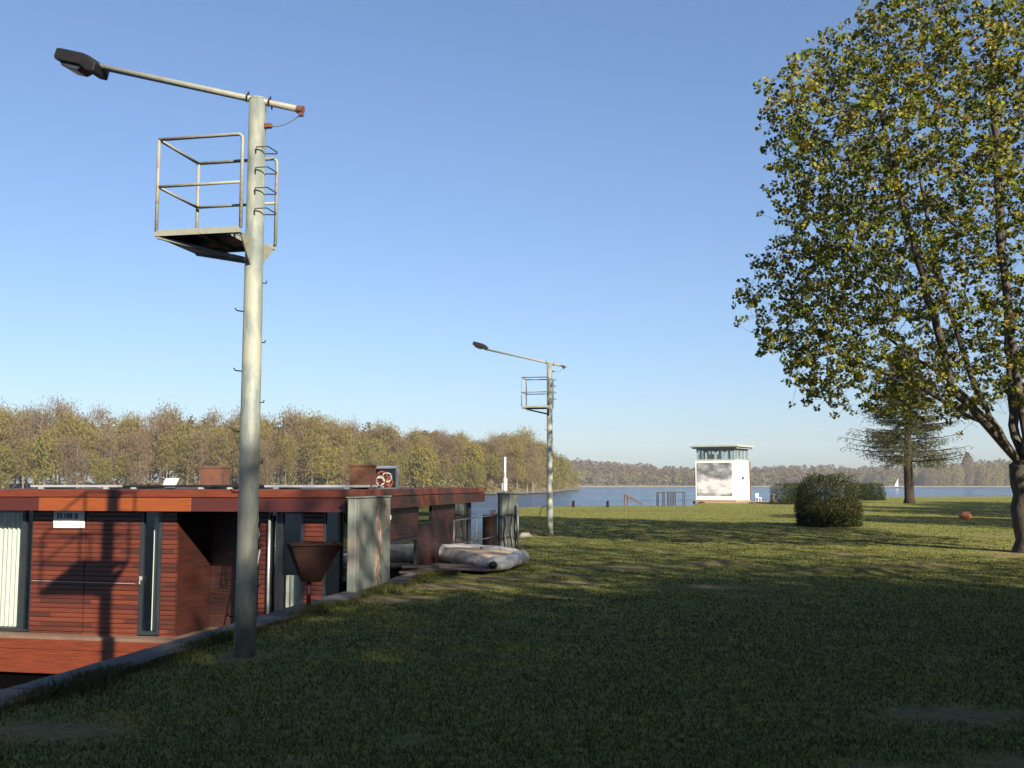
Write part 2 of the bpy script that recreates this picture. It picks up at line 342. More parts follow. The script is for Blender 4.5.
L.new(gm.outputs[0], tn.inputs['A']); L.new(tn.outputs['Result'], N['Background'].inputs['Color']); N['Background'].inputs['Strength'].default_value = 0.05
sl = bpy.data.lights.new('sun', 'SUN'); sl.energy = 5.0; sl.angle = R(0.53); sl.color = (1.0, 0.89, 0.73)
so = bpy.data.objects.new('sun', sl); C.objects.link(so)
sd = Vector((SUN_DIR.x*math.cos(SUN_EL), SUN_DIR.y*math.cos(SUN_EL), math.sin(SUN_EL)))
so.rotation_euler = sd.to_track_quat('Z', 'Y').to_euler(); so.location = sd*60
vs = bpy.context.scene.view_settings
vs.view_transform = 'Standard'; vs.look = 'None'; vs.exposure = 1.8; vs.gamma = 1.0

# ------------------------------------------------------------------ ground, quay, water
def quay_x(d): return -5.52+0.204*d
SHORE = [(26, -0.216), (30, -0.25), (67, -0.9), (73, 3), (75.5, 13.0), (84, 14.8), (91, 17), (92.5, 24), (100, 30), (120, 36), (127, 60), (135, 120), (150, 320)]
def shore_x(d):
    if d <= 26: return quay_x(d)
    for (a, xa), (b, xb) in zip(SHORE, SHORE[1:]):
        if d <= b: return xa+(xb-xa)*(d-a)/(b-a)
    return 320
WATER = -1.6
def gz(x, y):
    near = max(0.0, min(1.0, (x-shore_x(y))/1.2))
    z = noise.noise(Vector((x*0.13, y*0.13, 0)))*0.07+noise.noise(Vector((x*0.6, y*0.6, 4)))*0.03+noise.noise(Vector((x*1.7, y*1.7, 9)))*0.012
    z += 0.13*math.exp(-((x-5.9)/0.9)**2-((y-18.6)/0.35)**2)+0.1*math.exp(-((x-4.0)/0.8)**2-((y-20.3)/0.3)**2)+0.09*math.exp(-((x-7.7)/1.1)**2-((y-20.0)/0.25)**2)
    return z*near
BARE = [(-1.7, 14.6, 0.7, 0.5), (-1.0, 16.6, 0.9, 0.5), (-0.4, 18.0, 0.7, 0.35), (5.9, 18.7, 0.9, 0.35), (4.0, 20.3, 0.8, 0.35), (2.2, 20.0, 0.9, 0.35), (0.9, 17.0, 0.6, 0.3), (7.7, 20.0, 0.9, 0.3), (12.2, 24.8, 1.1, 0.9), (-2.46, 9.85, 0.28, 0.28), (3.2, 16.5, 0.8, 0.3), (-3.0, 7.0, 0.5, 0.25), (3.0, 7.3, 0.5, 0.3)]
def bare(x, y):
    v = noise.noise(Vector((x*0.45, y*0.45, 7)))+0.45*noise.noise(Vector((x*1.7, y*1.7, 3)))
    b = max(0.0, min(1.0, (v-0.42)/0.3))
    for cx, cy, rx, ry in BARE:
        q = ((x-cx)/rx)**2+((y-cy)/ry)**2
        if q < 6: b = max(b, min(1.0, 1.25*math.exp(-q)+0.5*noise.noise(Vector((x*4, y*4, 1)))*math.exp(-q*0.5)))
    return b
rows = [-70, -50, -35, -22, -12, -6, -2] + list(np.arange(0, 34, 0.25)) + list(np.arange(34, 76, 0.8)) + list(np.arange(76, 152, 1.5))
cols = 240
V = []; Fs = []
for y in rows:
    xs = shore_x(y)
    if y <= 26: xs += 0.06
    for k in range(cols):
        t = k/(cols-1); x = xs+(40*t+300*t**4)
        V.append((x, y, gz(x, y) if k else -0.01))
for i in range(len(rows)-1):
    for k in range(cols-1):
        a = i*cols+k; Fs.append((a, a+1, a+cols+1, a+cols))
base = len(V)
for i, y in enumerate(rows): V.append((V[i*cols][0]-0.02, y, WATER-0.5))
for i in range(len(rows)-1): Fs.append((i*cols, (i+1)*cols, base+i+1, base+i))
ground = rawmesh('ground', np.array(V), np.array(Fs), M['ground'], smooth=True); tag(ground, kind='structure')
ba = ground.data.attributes.new('bare', 'FLOAT', 'POINT'); ba.data.foreach_set('value', [bare(p[0], p[1]) for p in V])

bm = MB().add([(-700, -150, WATER), (1350, -150, WATER), (1350, 1150, WATER), (-700, 1150, WATER)], [(0, 1, 2, 3)])
tag(bm.build('water', M['water']), kind='structure')

# quay frame: X across towards the water, Y along the quay
QV = Vector((0.2, 0.98, 0)).normalized(); QU = Vector((-QV.y, QV.x, 0))
def frame(origin, ex, ey):
    m = Matrix.Identity(4)
    for i in range(3):
        m[i][0] = ex[i]; m[i][1] = ey[i]; m[i][3] = origin[i]
    return m
# coping slabs, each a little out of line
qw = empty('quay_wall', (quay_x(9.8), 9.8, 0), 0, label='low concrete quay wall with worn coping running beside the red wooden houseboat', cat='quay wall')
FQ = frame(Vector((quay_x(0)-qw.location.x, -9.8, 0)), QU, QV)
y = -30.0; mb = MB()
while y < 26.3:
    ln = 2.4
    j = rnd.uniform(-0.006, 0.006); z = rnd.uniform(0.035, 0.05)
    pts = []; n = 14
    for i in range(n+1): pts.append((0.02+j+rnd.uniform(-0.008, 0.008), y+0.01+(ln-0.02)*i/n))
    for i in range(n+1): pts.append((-0.36+rnd.uniform(-0.02, 0.02), y+ln-0.01-(ln-0.02)*i/n))
    mb.prism(pts, (-0.16, z), FQ); y += ln
mb.build('coping', M['concrete'], qw)
MB().box((-0.3, -30, WATER-0.6), (0.0, 26.3, -0.163), FQ).build('wall_face', M['concrete'], qw)

# ------------------------------------------------------------------ lamp pole with service platform
def arc(c, a, b, n=5):            # quarter bend from direction a to direction b around c
    return [c+a*math.cos(t)+b*math.sin(t) for t in [PI/2*i/n for i in range(n+1)]]
def make_pole():
    root = empty('lamp_pole', (0, 0, 0))
    H = 5.30; u = Vector((1, 0, 0)); v = Vector((0, 1, 0)); z = Vector((0, 0, 1))    # u towards the water, v along the quay
    mb = MB(); mb.tube([(0, 0, -0.1), (0, 0, 0.6), (0, 0, H)], [0.099, 0.097, 0.082], 28)
    mb.build('pole', M['pole'], root, smooth=False).data.shade_smooth()
    MB().tube([(0, 0, H), (0, 0, H+0.012)], [0.086, 0.08], 20).build('cap', M['paint_rust'], root)
    # arm
    a0 = Vector((-0.46, 0, H-0.02-0.115)); a1 = Vector((1.78, 0, H-0.02+0.51))
    MB().tube([a0, a1], 0.031, 14).build('arm', M['paint_rust'], root, smooth=True)
    mb = MB()
    for x in (-0.13, 0.1):
        zz = a0.z+(x-a0.x)*(a1.z-a0.z)/(a1.x-a0.x)
        MB().tube([(x, -0.037, zz-0.05), (x, -0.037, zz+0.02), (x, -0.02, zz+0.036), (x, 0.02, zz+0.036), (x, 0.037, zz+0.02), (x, 0.037, zz-0.05)], 0.008, 6).tube([(x, 0, zz+0.03), (x, 0, zz+0.065)], 0.008, 6).build('clamp', M['rust_dark'], root)
    MB().tube([a0-Vector((0.012, 0, 0)), a0+Vector((0.05, 0, 0.01))], 0.038, 12).box((a0.x-0.01, -0.02, a0.z-0.06), (a0.x+0.03, 0.02, a0.z-0.03)).build('end_cap', M['rust'], root)
    pts = []
    p0 = a0+Vector((0.02, 0, -0.05)); p1 = Vector((-0.09, 0, H-0.26))
    for i in range(9):
        t = i/8; p = p0.lerp(p1, t); p.z -= 0.05*math.sin(PI*t); pts.append(p)
    MB().tube(pts, 0.005, 5).build('cable', M['galv'], root)
    MB().box((-0.15, -0.025, H-0.29), (-0.078, 0.025, H-0.245)).build('cable_gland', M['rust'], root, bevel=0.006)
    # lamp head
    d = (a1-a0).normalized(); n = Vector((-d.z, 0, d.x))
    FL = frame(a1, d, Vector((0, 1, 0)));
    for i in range(3): FL[i][2] = n[i]
    prof = [(-0.12, -0.1), (-0.12, 0.0), (0.0, 0.06), (0.1, 0.075), (0.44, 0.075), (0.465, 0.06), (0.47, -0.03), (0.44, -0.055), (0.1, -0.055), (-0.02, -0.1)]
    prof = [(x*0.82, z*0.95) for x, z in prof]; G = FL @ Matrix.Rotation(PI/2, 4, 'X')
    head = MB().prism(prof, (-0.13, 0.13), G).build('lamp_head', M['black'], root, bevel=0.014)
    l = MB(); rings = []
    l.prism([(0.03, -0.05), (0.33, -0.05), (0.3, -0.09), (0.22, -0.11), (0.11, -0.11)], (-0.1, 0.1), G).build('lens', M['lens'], head, bevel=0.012)
    # platform rectangle
    Z = 3.94; u0, u1, v0, v1 = -0.05, 0.80, -0.4, 0.36
    floor = MB()
    nb = 9
    for i in range(nb):
        ya = v0+(v1-v0)*i/nb; floor.box((0.09, ya+0.004, Z-0.012), (u1, ya+(v1-v0)/nb-0.004, Z))
    floor.build('platform_floor', M['dark_metal'], root)
    fr = MB()
    for (a, b) in (((u0, v0-0.012, Z-0.045), (u1+0.012, v0, Z+0.012)), ((u0, v1, Z-0.045), (u1+0.012, v1+0.012, Z+0.012)), ((u1, v0+0.001, Z-0.045), (u1+0.012, v1-0.001, Z+0.012)),
                   ((0.084, v0+0.001, Z-0.05), (0.096, v1-0.001, Z-0.013)), ((0.4, v0+0.001, Z-0.045), (0.412, v1-0.001, Z-0.013)),
                   ((u0, v0+0.001, Z-0.045), (0.08, v0+0.05, Z-0.035)), ((u0, v1-0.05, Z-0.045), (0.08, v1-0.001, Z-0.035))):
        fr.box(a, b)
    fr.build('platform_frame', M['paint_rust'], root)
    for vv in (v0, v1):
        pts = [Vector((u1-0.01, vv*0.98, Z-0.05)), Vector((0.07, 0.075 if vv > 0 else -0.075, Z-0.225))]
        MB().tube(pts, 0.018, 8).build('brace', M['paint_rust'], root)
        a = Vector((-0.04, vv, Z-0.03)); b = Vector((-0.02, 0.075*(1 if vv > 0 else -1), Z-0.03)); c = Vector((0.0, 0.082*(1 if vv > 0 else -1), Z-0.29))
        t = Vector((0.006, 0, 0)); vsx = [a-t, b-t, c-t, a+t, b+t, c+t]
        MB().add(vsx, [(0, 1, 2), (5, 4, 3), (0, 3, 4, 1), (1, 4, 5, 2), (2, 5, 3, 0)]).build('gusset', M['paint_rust'], root)
    zq = Z-0.2
    q_ = [Vector((u1-0.01, v0+0.01, Z-0.05)), Vector((u1-0.01, v1-0.01, Z-0.05)), Vector((0.08, 0.07, zq)), Vector((0.08, -0.07, zq))]; up_ = Vector((0, 0, 0.006))
    MB().add(q_+[p_+up_ for p_ in q_], [(0, 1, 2, 3), (7, 6, 5, 4), (0, 4, 5, 1), (1, 5, 6, 2), (2, 6, 7, 3), (3, 7, 4, 0)]).build('bottom_sheet', M['dark_metal'], root)
    # railings
    HR = 0.885; r = 0.0165; rb = 0.05
    for vv in (v0, v1):
        top = [Vector((u1, vv, Z+HR)), Vector((u0+rb, vv, Z+HR))]
        cc = Vector((u0+rb, vv, Z+HR-rb))
        top += [cc+Vector((-rb*math.sin(t), 0, rb*math.cos(t))) for t in [PI/2*i/5 for i in range(1, 6)]] + [Vector((u0, vv, Z))]
        MB().tube(top, r, 10).tube([(u1, vv, Z+0.43), (u0, vv, Z+0.43)], r*0.85, 10).build('railing', M['paint_rust'], root, smooth=True)
    side = MB()
    for zz, rr in ((HR, r), (0.43, r*0.85)):
        side.tube([(u1, v0, Z+zz), (u1, v1, Z+zz)], rr, 10)
    for vv in (v0, v1): side.tube([(u1, vv, Z), (u1, vv, Z+HR)], r, 10)
    side.build('railing', M['paint_rust'], root, smooth=True)
    # loop rungs beside the platform, pegs below
    for i in range(4):
        zz = Z+0.26+0.2*i+0.0
        p = [(-0.03, -0.08, zz-0.06), (-0.045, -0.105, zz-0.005), (-0.15, -0.07, zz+0.004), (-0.205, 0.02, zz-0.03), (-0.19, 0.045, zz-0.035), (-0.06, 0.03, zz-0.03)]
        MB().tube(p, 0.0065, 6).build('rung', M['dark_metal'], root)
    for i in range(6):
        zz = Z-0.72-0.57*i
        p = [(0.07, -0.04, zz), (0.13, -0.07, zz+0.006), (0.145, -0.075, zz+0.03)]
        MB().tube(p, 0.007, 6).build('rung', M['rust_dark'], root)
        zz += 0.28
        p = [(-0.07, 0.02, zz), (-0.12, 0.02, zz-0.004), (-0.125, 0.02, zz+0.02)]
        MB().tube(p, 0.006, 6).build('rung', M['rust_dark'], root)
    return root
yaw = math.atan2(QU.y, QU.x)      # local X axis towards the water
pole = make_pole()
# v axis must point away from the camera: local Y = Z x X of the rotated frame points the other way, so mirror through the data
for ch in list(pole.children_recursive):
    for vert in ch.data.vertices: vert.co.y = -vert.co.y
    ch.data.flip_normals()
pole.location = (-2.465, 9.88, 0); pole.rotation_euler = (0, R(0.0), yaw)
tag(pole, 'near tall grey-green lamp pole with railed platform beside the quay', 'lamp pole', 'lamp poles along the quay')
pole2 = copy_tree(pole); pole2.location = (1.16, 32.3, 0.0)
for ch in pole2.children:
    if ch.name.startswith('arm'): ch.scale.x = 1.16
    if ch.name.startswith('lamp_head'): ch.location = (0.27, 0, 0.07)
tag(pole2, 'far lamp pole with railed platform at the edge of the sunlit meadow', 'lamp pole', 'lamp poles along the quay')

# ------------------------------------------------------------------ houseboat
BO = Vector((-2.47, 15.55, 0))
FB = frame(BO, QU, QV)
boat = bpy.data.objects.new('houseboat', None); C.objects.link(boat); boat.location = BO
boat.rotation_euler = (0, 0, math.atan2(QV.y, QV.x)-PI/2)
tag(boat, 'long low houseboat clad in red-brown wooden slats moored at the quay', 'houseboat')
# local boat frame: x towards the quay is 0, negative x towards open water; y away from the camera
BW, BL = 8.6, 9.2
TOP, FBOT, DECK, HB = 1.5, 1.17, -0.755, -1.32
Wl = 0.28                       # wall set back behind the roof edge
ZT = 1.2
# roof and fascia
MB().box((-BW, 0.04, FBOT+0.02), (-0.04, BL-0.04, TOP-0.01)).build('roof', M['soffit'], boat)
def fascia(a, b, side):
    # boards split along the length, top cap strip and lower board
    cap = MB(); p = a; seq = ['fascia_c', 'fascia_c', 'fascia_b', 'fascia_b', 'fascia_c', 'fascia_c'] if side == 'x' else ['fascia', 'fascia_c', 'fascia_c', 'fascia', 'fascia_c', 'fascia_c', 'fascia_c']; kk = 0
    cuts = [1.2, 2.45, 3.75, 5.05, 6.6, b] if side == 'x' else [1.5, 2.7, 4.0, 5.2, 6.9, 8.1, b]
    for q in cuts:
        low = MB()
        if side == 'x':
            low.box((-q+0.002, 0.0, FBOT), (-p-0.002, 0.038, TOP-0.125))
            cap.box((-q+0.002, -0.02, TOP-0.115), (-p-0.002, 0.038, TOP))
        else:
            low.box((-0.038, p+0.002, FBOT), (0.0, q-0.002, TOP-0.125))
            cap.box((-0.038, p+0.002, TOP-0.115), (0.02, q-0.002, TOP))
        p = q; low.build('fascia_board', M[seq[kk % len(seq)]], boat, bevel=0.003); kk += 1
    cap.build('fascia_cap', M['fascia'], boat, bevel=0.004)
fascia(-0.02, BW, 'x'); fascia(0.04, BL, 'y')
MB().box((-BW, BL-0.038, FBOT), (-0.04, BL, TOP)).build('fascia_board', M['fascia'], boat)
# hull and deck
MB().box((-BW, 0.012, DECK-0.05), (-0.012, BL+1.3, DECK)).build('deck', M['deck'], boat)
h = MB()
h.box((-BW, 0.0, DECK-0.2), (0.0, 0.05, DECK-0.052)).box((-BW, 0.004, HB), (-0.004, 0.05, DECK-0.206))
h.box((-0.05, 0.052, HB), (0.0, BL+1.3, DECK-0.052)).box((-BW, BL+1.25, HB), (-0.052, BL+1.3, DECK-0.052)).box((-BW-0.05, 0, HB), (-BW, BL+1.3, DECK-0.052))
h.build('hull', M['fascia'], boat, bevel=0.004)
MB().box((-BW, 0.1, WATER-0.3), (-0.06, 0.16, HB-0.002)).build('hull_shade_strip', mat('hull_shade_black', (0.003, 0.003, 0.003), rough=1.0, spec=0.0), boat)  # near-black strip added for the dark shade below the hull
MB().box((-BW+0.1, 0.45, WATER-0.4), (-0.12, BL+1.1, HB+0.02)).build('pontoon', M['black'], boat)
# front wall: wood panels (x measured from quay side, s), each panel a mesh
def wall_panel(s0, s1, y0=Wl, z0=DECK, z1=ZT, th=0.06):
    return MB().box((-s1, y0, z0), (-s0, y0+th, z1)).build('wall_panel', M['slats'], boat)
for s0, s1 in ((4.40, 5.33), (3.455, 4.385), (2.83, 3.075), (1.32, 1.455), (0.43, 0.725)):
    wall_panel(s0, s1)
# niche between 1.455 and 2.83
MB().box((-2.89, Wl+0.062, DECK), (-2.83, Wl+1.15, ZT)).build('wall_panel', M['slats_shade'], boat)
MB().box((-1.453, Wl+0.062, DECK), (-1.395, Wl+1.15, ZT)).build('wall_panel', M['slats_shade'], boat)
MB().box((-2.89, Wl+1.152, DECK), (-1.395, Wl+1.21, ZT)).build('wall_panel', M['slats_shade'], boat)
def window(s0, s1, y0=Wl, z0=DECK+0.02, z1=ZT, fw=0.05, name='window', curt=None, th=0.07):
    f = MB(); a, b = -s1, -s0
    f.box((a, y0, z0), (a+fw, y0+th, z1)).box((b-fw, y0, z0), (b, y0+th, z1)).box((a+fw, y0, z0), (b-fw, y0+th, z0+fw)).box((a+fw, y0, z1-fw), (b-fw, y0+th, z1))
    fo = f.build(name, M['frame'], boat)
    MB().box((a+fw, y0+0.03, z0+fw), (b-fw, y0+0.036, z1-fw)).build('pane', M['glass'], fo)
    if curt:
        for (c0, c1, zt) in curt:
            n = max(6, int((c1-c0)*60)); vs_ = []; fs_ = []
            for i in range(n+1):
                x = -c0-(c1-c0)*i/n; yy = y0+0.2+0.03*math.sin(i*1.3)+0.012*math.sin(i*3.1)
                vs_ += [(x, yy, z0+0.04), (x, yy, zt)]
            fs_ = [(2*i, 2*i+2, 2*i+3, 2*i+1) for i in range(n)]
            MB().add(vs_, fs_).build('curtain', M['curtain'], fo, smooth=True)
    return fo
window(5.48, 8.2, curt=[(5.6, 8.1, 1.12)])
window(5.335, 5.475, fw=0.012, curt=[(5.36, 5.45, 1.1)])
door = window(3.08, 3.45, name='door', fw=0.055, curt=[(3.12, 3.33, 1.05)])
MB().box((-3.42, Wl-0.045, 0.1), (-3.39, Wl-0.002, 0.16)).box((-3.42, Wl-0.045, 0.04), (-3.405, Wl-0.03, 0.12)).build('handle', M['alu'], door)
window(0.73, 1.135, fw=0.06, curt=[(0.78, 1.08, 0.2)])
window(0.165, 0.425, fw=0.03); 
window(1.14, 1.315, fw=0.04)
# downpipe and rail wire on the front
MB().tube([(-1.27, Wl-0.06, DECK), (-1.27, Wl-0.06, 1.1)], 0.022, 10).build('downpipe', M['alu'], boat, smooth=True)
MB().tube([(-5.3, Wl-0.03, 0.06), (-3.5, Wl-0.03, 0.045)], 0.005, 5).build('curtain_rod' if False else 'wire', M['alu'], boat)
# side wall along the quay (x = -0.15 .. )
SX = -0.16
def side_box(t0, t1, z0, z1, m, name, x0=SX, th=0.06):
    return MB().box((x0-th, t0, z0), (x0, t1, z1)).build(name, m, boat)
def side_window(t0, t1, z0=DECK+0.02, z1=ZT, fw=0.05):
    f = MB(); x0 = SX-0.06; x1 = SX+0.004
    f.box((x0, t0, z0), (x1, t0+fw, z1)).box((x0, t1-fw, z0), (x1, t1, z1)).box((x0, t0+fw, z0), (x1, t1-fw, z0+fw)).box((x0, t0+fw, z1-fw), (x1, t1-fw, z1))
    fo = f.build('window', M['frame'], boat)
    MB().box((SX-0.03, t0+fw, z0+fw), (SX-0.024, t1-fw, z1-fw)).build('pane', M['glass'], fo)
    return fo
side_window(0.36, 1.5); side_box(1.51, 2.3, DECK, ZT, M['slats_shade'], 'wall_panel')
side_box(2.31, 4.3, 0.62, ZT, M['slats_shade'], 'wall_panel'); side_window(2.31, 4.3, DECK+0.02, 0.61, 0.06)
side_box(4.31, 5.3, DECK, 0.8, M['slats_shade'], 'wall_panel'); side_window(4.31, 5.3, 0.81, ZT, 0.04)
side_box(5.31, 7.0, DECK, ZT, M['slats_shade'], 'wall_panel'); side_window(7.02, 8.5, DECK+0.02, ZT, 0.045)
# back and left walls, inside floor
MB().box((-8.25, 8.44, DECK), (SX-0.065, 8.5, ZT)).build('wall_panel', M['slats'], boat)
MB().box((-8.3, Wl, DECK), (-8.24, 8.5, ZT)).build('wall_panel', M['slats'], boat)
MB().box((-8.2, 1.9, DECK+0.002), (-0.45, 2.0, ZT)).build('partition', M['interior'], boat)
# number plate
MB().box((-4.96, Wl-0.02, 0.895), (-4.42, Wl-0.001, 1.175)).build('number_plate', M['white'], boat)
cu = bpy.data.curves.new('plate_text', 'FONT'); cu.body = '35188 B'; cu.size = 0.115; cu.align_x = 'CENTER'; cu.align_y = 'CENTER'; cu.extrude = 0.001; cu.offset = 0.003
to = bpy.data.objects.new('plate_text', cu); C.objects.link(to)
plate = [o for o in boat.children if o.name.startswith('number_plate')][0]
to.parent = plate; to.location = (-4.72, Wl-0.0225, 1.075); to.rotation_euler = (PI/2, 0, 0)
cu.materials.append(M['black'])
bpy.context.view_layer.update()
tme = bpy.data.meshes.new_from_object(to.evaluated_get(bpy.context.evaluated_depsgraph_get())); tl, tr_ = to.location.copy(), to.rotation_euler.copy()
bpy.data.objects.remove(to); to = bpy.data.objects.new('lettering', tme); C.objects.link(to); to.parent = plate; to.location = tl; to.rotation_euler = tr_
# rear deck railing
rl = MB()
for zz in (0.82, 0.3): rl.tube([(-0.06, 6.6, zz), (-0.06, BL+1.2, zz)], 0.013, 8)
rl.build('railing', M['galv'], boat)
for t in (6.6, 8.6, BL+1.2): MB().tube([(-0.06, t, DECK), (-0.06, t, 0.82)], 0.014, 8).build('railing_post', M['galv'], boat)
# lantern on the side wall
MB().box((SX, 2.34, 0.98), (SX+0.1, 2.42, 1.06)).build('wall_lamp', M['white'], boat, bevel=0.01)

def world_from_boat(s, t, z): return FB @ Vector((s, t, z))      # s towards open water
# solar panels and roof things
def solar(s, t, wd, dp, lab, tilt=0.0, fm='alu'):
    p = world_from_boat(s, t, TOP+0.002)
    r = empty('solar_panel', p, boat.rotation_euler.z, label=lab, cat='solar panel', group='solar panels on the houseboat roof')
    f = MB(); h0, h1 = 0.03, 0.065
    for a, b in (((-wd/2, -dp/2, h0), (wd/2, -dp/2+0.03, h1)), ((-wd/2, dp/2-0.03, h0), (wd/2, dp/2, h1)), ((-wd/2, -dp/2+0.03, h0), (-wd/2+0.03, dp/2-0.03, h1)), ((wd/2-0.03, -dp/2+0.03, h0), (wd/2, dp/2-0.03, h1))): f.box(a, b)
    f.build('frame', M[fm], r)
    MB().box((-wd/2+0.03, -dp/2+0.03, h0+0.01), (wd/2-0.03, dp/2-0.03, h1-0.006)).build('cells', M['solar'], r)
    for xx in (-wd/2+0.2, wd/2-0.2): MB().box((xx-0.04, -dp/2-0.015, 0), (xx+0.04, dp/2+0.015, h0-0.002)).build('mounting_rail', M['alu'], r)
solar(5.1, 1.4, 1.6, 0.9, 'pale framed solar panel nearest the left edge of the houseboat roof')
solar(3.4, 1.4, 1.6, 0.9, 'dark framed solar panel right of the small tilted white panel', fm='black')
solar(2.2, 1.5, 0.7, 0.9, 'short dark framed solar panel behind the near lamp pole', fm='black')
solar(0.95, 1.5, 1.6, 0.9, 'pale framed solar panel right of the near lamp pole')
p = world_from_boat(gx(0, 1) and 4.05, 2.3, TOP)
r = empty('roof_light', world_from_boat(4.05, 2.2, TOP), boat.rotation_euler.z, label='small tilted white panel standing on the houseboat roof', cat='panel')
Fw = Matrix.Rotation(R(50), 4, 'X')
MB().box((-0.12, -0.1, -0.008), (0.12, 0.1, 0.008), Matrix.Translation((0, 0, 0.1)) @ Fw).build('white_sheet', M['white'], r)
MB().box((-0.1, 0.02, 0), (0.1, 0.04, 0.14)).build('foot', M['dark_metal'], r)
def rustbox(s, t, wd, ht, lab):
    r = empty('rusty_box', world_from_boat(s, t, TOP), boat.rotation_euler.z+0.1, label=lab, cat='metal box', group='rusty boxes on the roof')
    b = MB(); th = 0.012
    b.box((-wd/2, -wd/2, 0), (wd/2, -wd/2+th, ht)).box((-wd/2, wd/2-th, 0), (wd/2, wd/2, ht)).box((-wd/2, -wd/2+th, 0), (-wd/2+th, wd/2-th, ht)).box((wd/2-th, -wd/2+th, 0), (wd/2, wd/2-th, ht)).box((-wd/2+th, -wd/2+th, 0.01), (wd/2-th, wd/2-th, 0.02))
    b.build('box_body', M['rust'], r)
    q_ = wd/2; MB().add([(sx2*(q_+e2), sy2*(q_+e2), z2) for z2 in (ht-0.03, ht) for e2 in (0.001, 0.014) for sx2, sy2 in ((-1, -1), (1, -1), (1, 1), (-1, 1))], [(4+a2, 4+(a2+1) % 4, 12+(a2+1) % 4, 12+a2) for a2 in range(4)]+[(8+(a2+1) % 4, 8+a2, 12+a2, 12+(a2+1) % 4) for a2 in range(4)]+[(a2, (a2+1) % 4, 4+(a2+1) % 4, 4+a2) for a2 in range(4)]).build('rim', M['rust'], r)
rustbox(3.62, 3.0, 0.40, 0.40, 'rusty square box on the roof just left of the near lamp pole')
rustbox(0.34, 1.75, 0.36, 0.40, 'rusty square box on the roof beside the tangle of orange rope')
# grey crate with orange rope
r = empty('crate', world_from_boat(0.3, 2.75, TOP), boat.rotation_euler.z, label='grey open crate of orange and white rope beside the rusty roof box', cat='crate')
b = MB(); b.box((-0.22, -0.15, 0), (0.22, 0.15, 0.02))
for x in (-0.22, 0.2): b.box((x, 0.0, 0.02), (x+0.02, 0.15, 0.36))
b.box((-0.2, 0.13, 0.02), (0.2, 0.15, 0.36))
b.build('crate_shell', M['alu'], r)
MB().box((-0.24, -0.12, 0.0), (0.22, 0.16, 0.012), Matrix.Translation((0, 0, 0.365)) @ Matrix.Rotation(R(8), 4, 'X')).build('lid', M['alu'], r)
for k in range(9):
    pts = []
    cx = rnd.uniform(-0.14, 0.12); cz = rnd.uniform(0.1, 0.2); rad = rnd.uniform(0.05, 0.1)
    for i in range(15): pts.append((cx+rad*math.cos(i/14*2*PI*1.02), 0.06-0.022*k+0.03*math.sin(i), cz+rad*math.sin(i/14*2*PI*1.02)))
    MB().tube(pts, 0.012, 6).build('rope_coil', M['orange'] if k % 3 != 2 else M['white'], r)
r = empty('hose_reel', world_from_boat(0.3, 3.35, TOP), boat.rotation_euler.z, label='small black wheel lying upright on the roof beside the grey crate', cat='wheel')
pts = [(0.075*math.cos(a), 0, 0.09+0.075*math.sin(a)) for a in [2*PI*i/20 for i in range(21)]]
MB().tube(pts, 0.02, 8).build('tyre', M['black'], r, smooth=True)
MB().tube([(0, -0.03, 0.1), (0, 0.03, 0.1)], 0.03, 10).box((-0.07, -0.006, 0.092), (0.07, 0.006, 0.108)).box((-0.008, -0.007, 0.03), (0.008, 0.007, 0.17)).build('hub', M['dark_metal'], r)

# ------------------------------------------------------------------ things on the quay
# tall steel guard plate
g = empty('steel_guard', (quay_x(16.08)+0.02, 16.08, 0), boat.rotation_euler.z, label='weathered grey-green steel cabinet with rust streaks standing at the quay edge', cat='cabinet')
MB().box((-0.0, -0.8, 0.04), (0.13, 0.8, 1.38)).build('cabinet_body', M['panel'], g, bevel=0.012)
MB().box((-0.02, -0.82, 1.38), (0.15, 0.82, 1.4)).build('top_plate', M['panel'], g, bevel=0.006)
for (a, b_, zt, zb) in ((0.1, 0.24, 1.36, 0.85), (0.16, 0.34, 1.0, 0.5), (0.05, 0.25, 0.62, 0.06), (0.5, 0.6, 1.36, 0.9)):
    pts = []; n = 8
    for i in range(n+1): pts.append((a+(b_-a)*0.2*math.sin(i*1.9+a*9)+0.04*i/n, zt+(zb-zt)*i/n))
    for i in range(n+1): pts.append((b_+(b_-a)*0.2*math.sin(i*2.3)+0.04*(n-i)/n, zb+(zt-zb)*i/n))
    Fp = frame(Vector((0.13, 0, 0)), Vector((0, 1, 0)), Vector((0, 0, 1)));
    for i in range(3): Fp[i][2] = (1, 0, 0)[i]
    MB().prism(pts, (0.0, 0.004), Fp).build('rust_patch', M['panel_rust'], g)
for yy in (-0.7,): MB().box((0.131, yy-0.02, 0.02), (0.146, yy+0.02, 1.36)).build('rib', M['panel'], g)
# fire basket on a red stem
fx, fy = quay_x(13.5)+0.2, 13.45
fb = empty('fire_basket', (fx, fy, 0.04), 0.35, label='dark rusty funnel-shaped fire basket on a red stem at the quay edge', cat='fire basket')
v_ = []; top = 0.33; bot = 0.11
for (hw, hd, z, ox) in ((0.31, 0.26, 0.78, 0.05), (0.11, 0.11, 0.32, 0.02)):
    v_ += [(-hw+ox, -hd, z), (hw+ox, -hd, z), (hw+ox, hd, z), (-hw+ox, hd, z)]
v2 = [(x*0.94, y*0.94, z+0.002) for x, y, z in v_]
MB().add(v_+v2, [(0, 1, 5, 4), (1, 2, 6, 5), (2, 3, 7, 6), (3, 0, 4, 7), (4, 5, 6, 7), (9, 8, 12, 13), (10, 9, 13, 14), (11, 10, 14, 15), (8, 11, 15, 12), (15, 14, 13, 12)]).build('basket', M['rust_dark'], fb)
